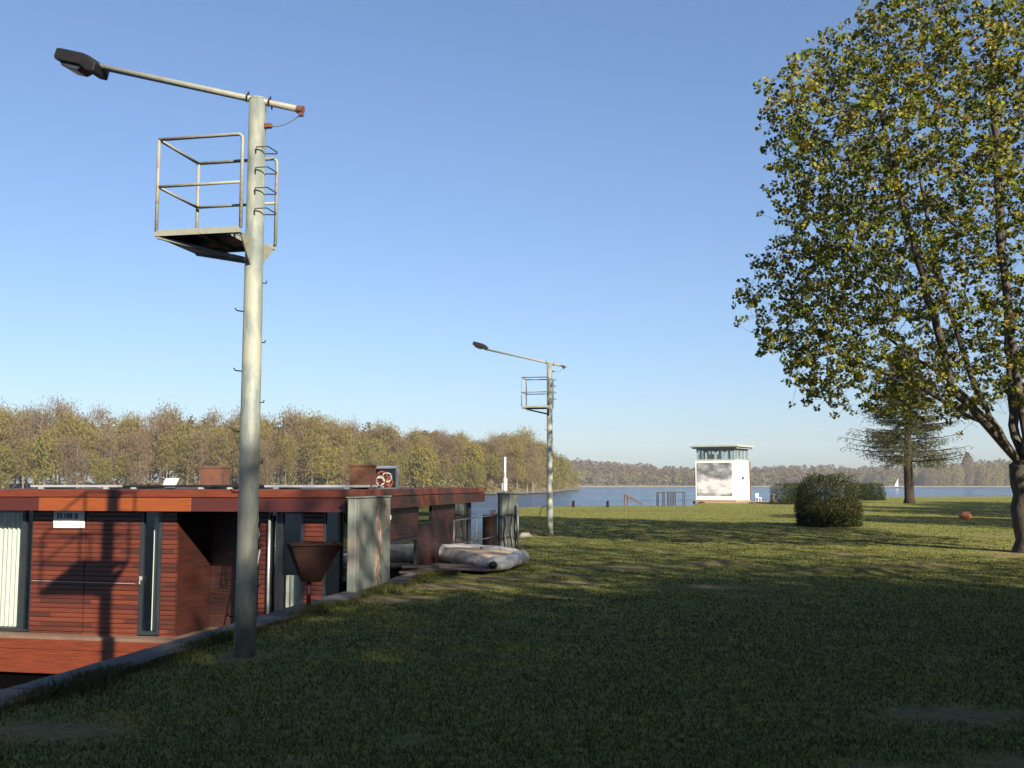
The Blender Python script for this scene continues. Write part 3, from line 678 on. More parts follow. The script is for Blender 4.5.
MB().box((-0.275, -0.28, 0.782), (0.375, -0.245, 0.8)).box((-0.275, 0.245, 0.782), (0.375, 0.28, 0.8)).box((-0.275, -0.244, 0.782), (-0.24, 0.244, 0.8)).box((0.34, -0.244, 0.782), (0.375, 0.244, 0.8)).build('rim', M['rust_dark'], fb)
MB().tube([(0, 0, 0.0), (0, 0, 0.32)], 0.028, 12).build('stem', M['red'], fb, smooth=True)
MB().prism([(0.09*math.cos(a), 0.09*math.sin(a)) for a in [2*PI*i/14 for i in range(14)]], 0.012).build('foot_plate', M['red'], fb)
# rope loop hanging by the pole and boat hook
hk = empty('mooring_rope', world_from_boat(1.43, 0.1, 0), 0, label='pale rope loop hanging from the roof edge just right of the near pole', cat='rope')
pts = [(0.0, 0, 1.16), (-0.02, 0, 1.05), (-0.05, 0.01, 0.9), (-0.04, 0, 0.78), (0.02, 0, 0.75), (0.05, 0.01, 0.82), (0.02, 0, 0.95), (0.03, 0, 1.08), (0.01, 0, 1.16)]
MB().tube(pts, 0.011, 6).build('rope_loop', M['rope'], hk, smooth=True)
bh = empty('boat_hook', world_from_boat(1.5, 0.16, DECK), 0, label='slim pale boat hook leaning against the red wooden wall', cat='boat hook')
MB().tube([(-0.12, 0, 0.0), (0.08, 0.1, 1.35)], 0.013, 8).build('shaft', M['alu'], bh, smooth=True)
MB().tube([(0.08, 0.1, 1.35), (0.09, 0.105, 1.43), (0.12, 0.1, 1.42), (0.13, 0.1, 1.38)], 0.009, 6).build('hook_tip', M['rust_dark'], bh)
# mooring dolphins
mp_ = empty('mooring_post', (gx(507.5, 25.3), 25.3, 0), 0.2, label='tall grey-green steel mooring post with chain and white mast on top', cat='mooring post')
pts = []
for i in range(24):
    a = 2*PI*i/24; rr = 0.235 if (i//2) % 2 else 0.205; pts.append((rr*math.cos(a), rr*math.sin(a)))
MB().prism(pts, (-1.9, 1.34)).build('post_body', M['post'], mp_, bevel=0.01)
MB().prism([(0.25*math.cos(a), 0.25*math.sin(a)) for a in [2*PI*i/20 for i in range(20)]], (1.34, 1.375)).build('cap', M['post'], mp_)
MB().tube([(-0.06, 0, 1.375), (-0.06, 0, 2.22)], [0.028, 0.024], 10).build('mast', M['white'], mp_, smooth=True)
MB().box((-0.11, -0.05, 1.4), (-0.01, 0.05, 1.72)).box((-0.15, -0.03, 1.42), (-0.112, 0.03, 1.6)).build('control_box', M['alu'], mp_, bevel=0.01)
MB().tube([(0.22, -0.2, 0.0), (0.2, -0.26, 0.5), (0.19, -0.24, 1.1)], 0.03, 10).build('pipe', M['galv'], mp_, smooth=True)
ch = MB()
for ring, zz in enumerate((0.82, 0.3)):
    for i in range(26):
        a = 2*PI*i/26; c = Vector((0.262*math.cos(a), 0.262*math.sin(a), zz+0.035*math.sin(a*3)))
        t = Vector((-math.sin(a), math.cos(a), 0)); o = Vector((math.cos(a), math.sin(a), 0)) if i % 2 else Vector((0, 0, 1))
        ch.tube([c+t*0.035*math.cos(b)+o*0.018*math.sin(b) for b in [2*PI*j/8 for j in range(9)]], 0.006, 5, cap=False)
ch.build('chain', M['rust_dark'], mp_)
for k in range(3):
    a0_ = -1.9+0.5*k
    MB().tube([(0.27*math.cos(a0_)+0.02*math.sin(i*1.1+k), 0.27*math.sin(a0_)-0.01, 0.82-0.1*i) for i in range(8)], 0.014, 6).build('rope', M['rope'], mp_, smooth=True)
mq = empty('rusty_pile', (gx(490, 27.5), 27.5, 0), 0, label='short dark rusty pile standing in the water left of the mooring post', cat='pile')
MB().tube([(0, 0, -2.1), (0, 0, 0.78)], 0.19, 20).build('pile_body', M['rust_dark'], mq, smooth=False, bevel=0.01)
MB().box((0.02, -0.14, 0.78), (0.16, 0.1, 0.9)).build('pile_bracket', M['darkwood'], mq, bevel=0.02)
# inflatable dinghy on the grass
def bez(a, b, c, n):
    return [a*(1-t)**2+b*2*t*(1-t)+c*t*t for t in [i/n for i in range(n+1)]]
dg = empty('dinghy', (-0.6, 20.5, 0), 0, label='grey inflatable dinghy with dark stern cones lying on boards on the grass', cat='dinghy'); dg.scale = (0.97, 1, 0.76)
A = Vector((-1.0, 0.9, 0.3)); B = Vector((0.32, -1.45, 0.19)); Bow = Vector((0.8, 0.35, 0.24))
D0 = Vector((0, 0, 0))
def tubepath(P, ctrl, name, ex):
    pts = bez(P, ctrl, Bow, 16); rs = [0.165+0.012*math.sin(i*1.7+ex) for i in range(17)]; rs[-1] = 0.12; rs[-2] = 0.15
    d = (pts[0]-pts[1]).normalized()
    pts = [pts[0]+d*0.1]+pts; rs = [0.12]+rs
    mbt = MB().tube(pts, rs, 28)
    mbt.v = [tuple(Vector(q)+Vector((noise.noise(Vector(q)*7), noise.noise(Vector(q)*7+Vector((5, 0, 0))), noise.noise(Vector(q)*6+Vector((0, 9, 0)))))*0.035) for q in mbt.v]
    o = mbt.build(name, M['dinghy'], dg, smooth=True)
    MB().tube([pts[0]+d*0.006, pts[0]+d*0.05, pts[0]+d*0.1], [0.085, 0.075, 0.04], 16).build('stern_cone', M['black'], o, smooth=True)
    return o
tubepath(A, Vector((-0.35, 1.75, 0.33)), 'side_tube', 0); tubepath(B, Vector((0.75, -0.6, 0.2)), 'side_tube', 2)
# hull sheet between
n = 16; vs_ = []; fs_ = []
pa = bez(A+Vector((0.2, 0.0, 0.09)), Vector((-0.3, 1.7, 0.42)), Bow+Vector((0, 0, 0.08)), n); pb = bez(B+Vector((-0.05, 0.05, 0.1)), Vector((0.7, -0.6, 0.3)), Bow+Vector((0, 0, 0.06)), n)
for i in range(n+1):
    for j in range(n+1):
        t = j/n; p = pa[i].lerp(pb[i], t); p.z += 0.05*math.sin(PI*t)*(1-0.3*i/n)+0.012*noise.noise(p*5)
        vs_.append(p)
for i in range(n):
    for j in range(n): a = i*(n+1)+j; fs_.append((a, a+1, a+n+2, a+n+1))
MB().add(vs_, fs_).build('floor', M['dinghy_tan'], dg, smooth=True)
# transom flap hanging from the stern line to the ground
vs_ = []; fs_ = []; m_ = 6
for j in range(n+1):
    t = j/n; top_ = vs_ and None
    p = (A+Vector((0.2, 0.0, 0.09))).lerp(B+Vector((-0.05, 0.05, 0.1)), t); p.z += 0.05*math.sin(PI*t)
    for k in range(m_+1):
        q = k/m_; vs_.append((p.x-0.12*math.sin(q*PI*0.6), p.y-0.07*math.sin(q*PI*0.6)+0.02*math.sin(j*1.3+k), p.z*(1-q)+0.09*q))
for j in range(n):
    for k in range(m_): a = j*(m_+1)+k; fs_.append((a, a+1, a+m_+2, a+m_+1))
MB().add(vs_, fs_).build('transom_flap', M['dinghy'], dg, smooth=True)
MB().tube([(0.0, 0.35, 0.42), (0.0, 0.35, 0.45)], 0.035, 10).build('valve', M['black'], dg)
# boards
def board(x, y, z, ln, wd, th, rz, lab, name='plank'):
    o = MB()
    nn = 5
    pts = [(-ln/2, -wd/2), (ln/2, -wd/2+0.01), (ln/2-0.01, wd/2), (-ln/2+0.02, wd/2-0.01)]
    o.prism(pts, (0, th)); ob = o.build(name, M['plank'], None, loc=(x, y, z), bevel=0.006); ob.rotation_euler = (0, 0, rz)
    return tag(ob, lab, 'plank', 'old planks beside the dinghy')
board(-1.6, 18.6, 0.03, 0.75, 0.25, 0.045, 0.1, 'lowest short plank of the small stack left of the dinghy')
board(-1.57, 18.62, 0.078, 0.7, 0.22, 0.045, -0.15, 'middle short plank of the small stack left of the dinghy')
board(-1.61, 18.6, 0.126, 0.66, 0.2, 0.04, 0.2, 'topmost short plank of the small stack left of the dinghy')
board(-1.2, 18.75, 0.03, 0.6, 0.18, 0.05, -0.4, 'curved dark plank between the short stack and the broad sheet')
board(-0.95, 19.45, 0.05, 1.7, 0.85, 0.03, -0.6, 'broad dark sheet of board lying under the dinghy edge', 'board_sheet')
# small debris behind the post
dbm = MB().tube([(0, 0, 0.02), (0.1, 0.03, 0.07), (0.28, 0.05, 0.08), (0.4, 0.05, 0.03)], [0.03, 0.09, 0.08, 0.03], 10).build('stone', mat('pale_stone', (0.3, 0.28, 0.25), (0.2, 0.19, 0.17), scale=4, rough=0.9), None, loc=(0.2, 31.0, 0.0), smooth=True)
tag(dbm, 'pale low stone lying on the grass between mooring post and far pole', 'stone')
tag(MB().prism([(-0.05, -0.05), (0.05, -0.04), (0.04, 0.05), (-0.04, 0.05)], (-0.1, 0.32)).build('wooden_stump', M['rust_dark'], None, loc=(gx(531, 31.5), 31.5, 0)), 'short dark stub of post beside the far lamp pole', 'stump')
cl = MB().tube([(0, 0, 0.02), (-0.1, 0, 0.3), (-0.16, 0, 0.62), (-0.1, 0, 0.85), (0.03, 0, 0.9)], 0.012, 6).build('cable_loop', M['rust_dark'], None, loc=(1.0, 32.2, 0))
tag(cl, 'dark cable loop rising against the foot of the far lamp pole', 'cable')

# ------------------------------------------------------------------ watch tower
ang = math.atan2(-0.53, -0.85)
tx, ty = gx(722, 88), 88.0
tn = Vector((-0.53, -0.85, 0)).normalized(); ts = Vector((0.85, -0.53, 0)).normalized()
tw = empty('watch_tower', (tx, ty, 0), math.atan2(ts.y, ts.x), label='small white lookout tower with glazed top storey on the lake shore', cat='tower')
HWt = 1.72
MB().box((-HWt, -HWt, 0.22), (HWt, HWt, 3.42)).build('wall', M['white'], tw)
MB().box((-HWt-0.04, -HWt-0.04, -0.3), (HWt+0.04, HWt+0.04, 0.219)).build('plinth', M['brick'], tw)
MB().box((-HWt+0.14, -HWt-0.03, 0.55), (HWt-0.28, -HWt-0.001, 3.26)).build('mural', M['mural'], tw)
MB().box((-HWt-0.36, -HWt-0.36, 4.55), (HWt+0.36, HWt+0.36, 4.7)).build('roof', M['roofgreen'], tw, bevel=0.02)
MB().box((-HWt-0.2, -HWt-0.2, 4.42), (HWt+0.2, HWt+0.2, 4.549)).build('soffit', M['blue_frame'], tw)
tm = HWt-0.08
for side in range(4):
    Rm = Matrix.Rotation(side*PI/2, 4, 'Z')
    nwin = 4
    for i in range(nwin):
        a = -tm+2*tm*i/nwin; b_ = a+2*tm/nwin-0.004
        fr = MB()
        fr.box((a, -tm, 3.42), (a+0.07, -tm+0.08, 4.418), Rm).box((b_-0.07, -tm, 3.42), (b_, -tm+0.08, 4.418), Rm).box((a+0.07, -tm, 3.42), (b_-0.07, -tm+0.08, 3.56), Rm).box((a+0.07, -tm, 4.3), (b_-0.07, -tm+0.08, 4.418), Rm)
        fo = fr.build('window', M['blue_frame'], tw)
        MB().box((a+0.07, -tm+0.03, 3.56), (b_-0.07, -tm+0.036, 4.3), Rm).build('pane', M['glass'], fo)
MB().box((HWt+0.001, -0.2, 1.9), (HWt+0.1, 0.05, 2.12)).build('wall_lamp', M['dark_metal'], tw)
MB().tube([(HWt+0.06, HWt-0.1, 0.2), (HWt+0.06, HWt-0.1, 3.4)], 0.05, 8).build('downpipe', M['rust'], tw)
MB().box((-1.2, -0.5, 3.43), (-0.4, 0.4, 4.0)).build('desk', M['white'], tw)
# sandy strip
sd_ = MB().prism([(-2.4, -3.0), (4.8, -4.2), (7.5, -1.2), (7.0, 1.0), (2.0, 2.5), (-2.4, 2.4)], (-0.2, 0.07))
sdo = sd_.build('path', M['sand'], None, loc=(tx+0.3, ty, 0.0)); tag(sdo, kind='structure')
# white chair & white post near tower
def garden_chair(x, y, lab):
    r = empty('garden_chair', (x, y, 0.06), 0.6, label=lab, cat='chair'); r.scale = (0.7, 0.7, 0.75)
    MB().box((-0.24, -0.24, 0.4), (0.24, 0.24, 0.44)).build('seat', M['white'], r)
    MB().box((-0.24, 0.2, 0.46), (0.24, 0.24, 0.9)).build('backrest', M['white'], r)
    for a in (-0.21, 0.21):
        for b in (-0.21, 0.21): MB().box((a-0.025, b-0.025, 0), (a+0.025, b+0.025, 0.399)).build('leg', M['white'], r)
garden_chair(gx(757, 88.5), 88.5, 'small white garden chair on the sand right of the tower')
tag(MB().tube([(0, 0, 0), (0, 0, 0.62), (0, 0, 0.7)], [0.14, 0.14, 0.05], 12).build('bollard', M['white'], None, loc=(gx(772, 87), 87, 0)), 'short white bollard against the left end of the low hedge', 'bollard')

# slide and climbing frame near the shore
sx, sy = gx(623.5, 74.8), 74.8
r = empty('slide', (sx, sy, 0), 0, label='dark red-brown wooden slide sloping down beside the shore', cat='slide'); r.scale = (0.72, 0.72, 0.66)
MB().box((0.0, -0.25, 0.0), (0.08, -0.17, 1.2)).box((0.0, 0.17, 0.0), (0.08, 0.25, 1.2)).box((0.3, -0.25, 0.0), (0.38, -0.17, 0.95)).box((0.3, 0.17, 0), (0.38, 0.25, 0.95)).build('posts', M['darkwood'], r)
for zz in (0.25, 0.5, 0.75): MB().box((0.01, -0.169, zz), (0.07, 0.169, zz+0.05)).build('rung', M['darkwood'], r)
Fs_ = Matrix.Translation((0.05, 0, 1.12)) @ Matrix.Rotation(R(31), 4, 'Y')
MB().box((0, -0.28, -0.03), (1.95, 0.28, 0.0), Fs_).box((0, -0.28, 0.001), (1.95, -0.24, 0.16), Fs_).box((0, 0.24, 0.001), (1.95, 0.28, 0.16), Fs_).build('chute', M['darkwood'], r)
r = empty('climbing_frame', (gx(657.5, 74.5), 74.5, 0), 0, label='low dark metal frame of thin bars left of the white tower', cat='climbing frame')
for i, x in enumerate((0, 0.42, 0.75, 0.98, 1.2)):
    for yy in (0, 0.7): MB().tube([(x, yy, 0), (x, yy, 0.95)], 0.035, 8).build('post', M['dark_metal'], r)
for yy in (0, 0.7): MB().tube([(0, yy, 0.95), (1.85, yy, 0.95)], 0.03, 8).build('bar', M['dark_metal'], r)
MB().tube([(1.85, 0, 0.95), (1.85, 0, 0)], 0.03, 8).tube([(1.85, 0.7, 0.95), (1.85, 0.7, 0)], 0.03, 8).build('post', M['dark_metal'], r)
for px_, lab in ((573, 'tiny dark mooring stake farthest left on the sunlit shore'), (607, 'tiny dark mooring stake between the far pole and the slide')):
    tag(MB().tube([(0, 0, 0), (0, 0, 0.38), (0, 0, 0.42)], [0.1, 0.09, 0.04], 10).build('mooring_stake', M['rust_dark'], None, loc=(gx(px_, 70.5), 70.5, 0)), lab, 'stake', 'mooring stakes on the shore')
# orange bucket lying on the grass
r = empty('bucket', (gx(961, 46), 46, 0.0), 0.5, label='orange plastic bucket lying on its side on the grass by the maple', cat='bucket'); r.scale = (1.1, 1.1, 1.1)
Fk = Matrix.Translation((0, 0, 0.17)) @ Matrix.Rotation(R(95), 4, 'Y')
b = MB(); b.tube([(0, 0, -0.18), (0, 0, 0.18)], [0.13, 0.17], 20, cap=False, F=Fk).tube([(0, 0, 0.175), (0, 0, -0.17)], [0.163, 0.122], 20, cap=False, F=Fk).tube([(0, 0, -0.18), (0, 0, -0.17)], [0.128, 0.12], 20, F=Fk)
b.build('bucket_body', M['bucket'], r, smooth=True)
MB().tube([Fk @ Vector((0.18*math.cos(a), 0.18*math.sin(a), 0.17)) for a in [2*PI*i/20 for i in range(21)]], 0.012, 6).build('rim', M['bucket'], r)

# ------------------------------------------------------------------ maple
def colonise(nodes, parent, attr, step=0.3, infl=2.2, kill=0.42, iters=90, seed=1, droop=0.0):
    rng = np.random.default_rng(seed)
    P = np.array(nodes, float); par = list(parent)
    A_ = attr.copy(); best = np.full(len(A_), 1e9); bi = np.zeros(len(A_), int)
    def upd(i0):
        for s in range(i0, len(P), 400):
            Q = P[s:s+400]; D = np.linalg.norm(A_[:, None, :]-Q[None], axis=2); j = D.argmin(1); dm = D[np.arange(len(A_)), j]
            m = dm < best; best[m] = dm[m]; bi[m] = j[m]+s
    upd(0)
    for it in range(iters):
        act = best < (infl if it > 12 else 6.0)
        if not act.any(): break
        u, inv = np.unique(bi[act], return_inverse=True)
        d = A_[act]-P[bi[act]]; d /= np.linalg.norm(d, axis=1)[:, None]+1e-9
        S = np.zeros((len(u), 3)); np.add.at(S, inv, d)
        S += rng.normal(0, 0.25, S.shape); S /= np.linalg.norm(S, axis=1)[:, None]+1e-9; S[:, 2] -= droop
        new = P[u]+S*step; i0 = len(P); P = np.vstack([P, new]); par += list(u)
        upd(i0)
        keep = best > kill
        A_ = A_[keep]; best = best[keep]; bi = bi[keep]
        if len(A_) == 0 or len(P) > 26000: break
    return P, np.array(par)

def tree_mesh(P, par, tip=0.006, expo=2.35, sides=(9, 5, 3), rmax=None):
    n = len(P); a = np.full(n, 0.0); kids = [[] for _ in range(n)]
    for i in range(1, n): kids[par[i]].append(i)
    for i in range(n-1, -1, -1):
        if not kids[i]: a[i] = tip**expo
        if i: a[par[i]] += a[i]
    rad = a**(1/expo)
    return rad, kids

def skeleton_tubes(mb, P, par, rad, kids, minr=0.0):
    # chains: follow the thickest child
    n = len(P); done = np.zeros(n, bool)
    starts = [0]; 
    while starts:
        s = starts.pop(); chain = [s]; c = s
        while kids[c]:
            ks = sorted(kids[c], key=lambda k: -rad[k]); 
            for k in ks[1:]: starts.append(k)
            c = ks[0]; chain.append(c)
        pts = [P[i] for i in chain]; rs = [rad[i] for i in chain]
        if s: pts = [P[par[s]]]+pts; rs = [min(rad[par[s]], rs[0]*1.15)]+rs
        if len(pts) < 2 or max(rs) < minr: continue
        big = rs[0]; nn = 14 if big > 0.12 else 7 if big > 0.03 else 4 if big > 0.012 else 3
        mb.tube(pts, rs, nn, cap=False)

def make_maple():
    rng = np.random.default_rng(3)
    root = empty('maple_tree', (0, 0, 0))
    nodes = [(0, 0, -0.1)]; par = [0]
    def path(i0, pts, st=0.3):
        c = i0; p = Vector(nodes[i0])
        for q in pts:
            q = Vector(q); k = max(1, int((q-p).length/st))
            for j in range(1, k+1):
                x = p.lerp(q, j/k); x += Vector(rng.normal(0, 0.018, 3)); nodes.append(tuple(x)); par.append(c); c = len(nodes)-1
            p = q
        return c
    t = path(0, [(-0.03, 0, 1.0), (-0.05, 0, 1.95)])
    path(t, [(-0.75, -0.1, 2.75), (-1.75, -0.2, 3.9), (-2.2, -0.4, 5.6), (-2.9, -0.6, 8.0), (-3.5, -0.8, 10.6)])
    path(t, [(-0.5, 0.3, 2.9), (-1.0, 0.5, 4.2), (-1.5, 0.8, 6.5), (-1.9, 1.0, 9.5)])
    t2 = path(t, [(0.05, 0.0, 2.7), (-0.1, 0.1, 4.5), (-0.3, 0.1, 7.5), (-0.4, 0.0, 11), (-0.3, 0, 13.2)])
    path(t, [(0.5, -0.35, 2.8), (1.2, -0.9, 4.3), (2.2, -1.6, 6.8), (2.9, -2.2, 9.5)])
    path(t, [(0.1, 0.7, 3.0), (0.6, 1.8, 4.8), (1.0, 2.8, 7.5)])
    path(t, [(-0.1, -0.7, 3.1), (-0.4, -1.9, 4.8), (-0.6, -3.0, 7.3)])
    path(t, [(-0.9, -0.5, 2.9), (-2.2, -1.2, 3.9), (-3.8, -1.8, 4.8)])
    path(t, [(-0.8, 0.6, 3.1), (-2.2, 1.5, 4.2), (-3.8, 2.2, 5.0)])
    prof_z = [3.0, 3.7, 5.0, 6.5, 8.5, 10.7, 12.8, 14.4, 15.4]; prof_r = [2.8, 5.2, 5.9, 6.1, 6.15, 5.8, 4.5, 2.7, 0.5]
    N_ = 9000; att = []
    while len(att) < N_:
        z = rng.uniform(3.2, 15.4); r = np.interp(z, prof_z, prof_r); th = rng.uniform(0, 2*PI)
        rr = r*(1+0.08*math.sin(3*th+z)+0.06*math.sin(7*th+2*z)+0.0)*rng.uniform(0.1, 1)**0.42
        if rng.uniform() < (r/6.9)**1.6: att.append((rr*math.cos(th), rr*math.sin(th), z))
    P, pr = colonise(nodes, par, np.array(att), 0.25, 2.0, 0.3, 120, 5, 0.0)
    rad, kids = tree_mesh(P, pr, 0.0052, 2.3)
    s = 0.29/rad[0]; rad = np.where(rad > 0.02, 0.02+(rad-0.02)*((0.33-0.02)/(rad[0]-0.02)), rad)
    rad_m = np.maximum(rad*(rad/0.33)**0.28, 0.0035)
    mb = MB(); skeleton_tubes(mb, P, pr, rad_m, kids)
    # root flare
    for v_i in range(len(mb.v)):
        x, y, z = mb.v[v_i]
        if z < 0.5 and abs(x) < 0.6 and abs(y) < 0.6:
            f = 1+0.35*((0.5-z)/0.6)**2; mb.v[v_i] = (x*f, y*f, z)
    mb.build('trunk', M['bark'], root, smooth=True)
    # leaf tufts on thin wood
    thin = np.where(rad < 0.0105)[0]
    tips = np.array([i for i in thin if not kids[i]]); side = np.array([i for i in thin if kids[i]])
    q1 = P[tips]+rng.normal(0, 0.06, (len(tips), 3)); tp = np.repeat(tips, 2); q2 = P[tp]+rng.normal(0, 0.17, (len(tp), 3))
    sp = np.repeat(side, 1); q3 = P[sp]+rng.normal(0, 0.16, (len(sp), 3))
    tw = MB()
    for a_, b_ in list(zip(P[tp], q2))+list(zip(P[sp], q3)):
        tw.tube([a_, b_], [0.005, 0.003], 3, cap=False)
    tw.build('twigs', M['bark'], root)
    cen = np.vstack([q1, q2, q3])
    rr_ = np.hypot(cen[:, 0], cen[:, 1]); inner = (rr_ < 4.0) & (cen[:, 2] < 8.5); cen = cen[~inner | (rng.random(len(cen)) < 0.5)]
    K = 13; n = len(cen); cc = np.repeat(cen, K, 0)
    d = rng.normal(0, 1, (n*K, 3)); d[:, 2] = d[:, 2]*0.7-0.25; d /= np.linalg.norm(d, axis=1)[:, None]
    up = rng.normal(0, 1, (n*K, 3)); sd_ = np.cross(d, up); sd_ /= np.linalg.norm(sd_, axis=1)[:, None]
    nn = np.cross(d, sd_)
    ln = rng.uniform(0.052, 0.115, (n*K, 1)); wd = ln*rng.uniform(0.38, 0.55, (n*K, 1))
    b0 = cc+d*0.03
    v0 = b0; v1 = b0+d*ln*0.55+sd_*wd+nn*ln*0.12; v2 = b0+d*ln; v3 = b0+d*ln*0.55-sd_*wd+nn*ln*0.12
    V_ = np.stack([v0, v1, v2, v3], 1).reshape(-1, 3); F_ = np.arange(len(V_)).reshape(-1, 4)
    tt = np.clip(np.repeat(rng.beta(2.2, 2.6, n), K)+rng.normal(0, 0.06, n*K), 0, 1)
    rawmesh('crown', V_, F_, M['maple_leaf'], tt, root)
    kk = rng.random(n) < 0.22; F2 = F_.reshape(n, K, 4)[kk].reshape(-1, 4); used_ = np.unique(F2); rm = np.full(len(V_), -1); rm[used_] = np.arange(len(used_))
    sp_ = rawmesh('sparse_crown', V_[used_], rm[F2], M['maple_leaf'], tt.reshape(n, K)[kk].ravel()); sme = sp_.data; bpy.data.objects.remove(sp_)
    return root, sme
maple, sparse_mesh = make_maple(); maple.location = (12.2, 25.0, 0); 
tag(maple, 'big maple with fresh yellow-green leaves and forked trunk at the right', 'tree')
# neighbours beyond the picture edge whose shade lies over the foreground grass
def from_pq(p, q): return (0.867*p-0.498*q, 0.498*p+0.867*q)
# p across the sun's direction, q along it; True marks the thinly leaved ones
shade = [(-1.5, -26.5, 1.22, 0.3, 0), (4.5, -26, 1.25, 2.5, 0), (11, -26, 1.25, 1.5, 0), (17, -30, 1.18, 2.6, 0), (23.5, -32, 1.15, 4.0, 0), (1.2, -22, 1.05, 5.1, 0), (7, -20, 1.05, 0.9, 0), (13, -22.5, 1.05, 3.9, 0),
         (19, -25.5, 1.05, 0.1, 0), (-6, -33, 1.2, 4.9, 0), (8, -38, 1.4, 1.3, 0), (17, -39, 1.4, 2.9, 0), (28, -32, 1.2, 0.8, 0),
         (8.0, -10.5, 1.0, 3.3, 1), (11.0, -5.0, 1.02, 4.6, 1), (15.0, -4.5, 1.0, 1.1, 1), (13.5, -14, 0.95, 2.2, 1), (-11, -14, 0.9, 1.0, 0), (-8.5, -24, 0.9, 2.0, 0)]
shade_xy = [(*from_pq(p, q), s, a, k) for p, q, s, a, k in shade]
shade_xy += [(25.6, 33.5, 0.75, 1.0, 0), (37, 50, 0.85, 2.0, 0), (49, 64, 0.9, 3.0, 0), (44, 57, 0.85, 5.0, 0), (33, 42.5, 0.75, 0.4, 0)]
for (x, y, s, a, k) in shade_xy:
    o = copy_tree(maple); o.location = (x, y, 0); o.rotation_euler = (0, 0, a); o.scale = (s, s, s)
    if k:
        for ch in list(o.children):
            if ch.name.startswith('crown'): ch.data = sparse_mesh
            if ch.name.startswith('twigs'): bpy.data.objects.remove(ch)
    tag(o, 'thinly leaved park maple standing outside the picture' if k else 'leafy park maple standing outside the picture that shades the grass', 'tree', 'thin park maples outside the picture' if k else 'park maples outside the picture')

# ------------------------------------------------------------------ larch
M['larch_bark'] = mat('larch_bark', (0.06, 0.045, 0.033), (0.03, 0.024, 0.018), scale=5, rough=0.95, bump=0.8, bscale=12, spec=0.15)
def make_larch():
    rng = np.random.default_rng(11); root = empty('larch_tree', (0, 0, 0)); H = 12.5
    mb = MB(); mb.tube([(0, 0, -0.1), (0.02, 0, 0.4), (0, 0, 3), (0.08, 0, 7), (0.05, 0, H)], [0.52, 0.38, 0.34, 0.2, 0.02], 14)
    cen = []; 
    z = 3.3
    while z < H-0.2:
        nb = 5 if z < 9 else 4
        for k in range(nb):
            th = rng.uniform(0, 2*PI); Lb = (5.3*(1-((z-3)/(H-2.6)))**0.75+0.25)*rng.uniform(0.75, 1.08); pts = []; n = 9
            for i in range(n+1):
                t = i/n; r = Lb*t; pts.append(Vector((r*math.cos(th)+0.12*math.sin(t*5+k)*t, r*math.sin(th), z+rng.normal(0, 0.02)+0.35*t*Lb*0.12-0.09*Lb*t*t+0.14*Lb*t**3)))
            mb.tube(pts, [0.065*(1-i/n)*(Lb/5)+0.012 for i in range(n+1)], 5, cap=False)
            for i in range(2, n+1):
                for sgn in (-1, 1):
                    t = i/n; l = Lb*0.22*(1.15-t)+0.25
                    dirr = Vector((math.cos(th+sgn*0.9), math.sin(th+sgn*0.9), -0.25)); p = pts[i]
                    q = [p, p+dirr*l*0.5, p+dirr*l+Vector((0, 0, -0.12))]
                    mb.tube(q, [0.014, 0.011, 0.008], 3, cap=False)
                    m = int((15 if t < 0.66 else 2)*rng.uniform(0.5, 1.3)*(1.3 if z > 4.5 else 1.0))
                    for _ in range(m):
                        u_ = rng.uniform(0, 1); c = p.lerp(q[2], u_); cen.append((c.x+rng.normal(0, 0.1), c.y+rng.normal(0, 0.1), c.z-abs(rng.normal(0, 0.13))))
        z += rng.uniform(0.28, 0.42)
    mb.build('trunk', M['larch_bark'], root, smooth=True)
    cen = np.array(cen); K = 3; cc = np.repeat(cen, K, 0); n = len(cc)
    d = rng.normal(0, 1, (n, 3)); d /= np.linalg.norm(d, axis=1)[:, None]; e = np.cross(d, rng.normal(0, 1, (n, 3))); e /= np.linalg.norm(e, axis=1)[:, None]
    l = rng.uniform(0.09, 0.2, (n, 1)); V_ = np.stack([cc-d*l, cc+e*0.035, cc+d*l], 1).reshape(-1, 3)
    rawmesh('crown', V_, np.arange(len(V_)).reshape(-1, 3), M['conifer'], rng.random(n), root)
    return root
larch = make_larch(); larch.location = (gx(907, 83), 83, 0)
tag(larch, 'dark-trunked larch with spreading sparse branches in front of the lake', 'tree')

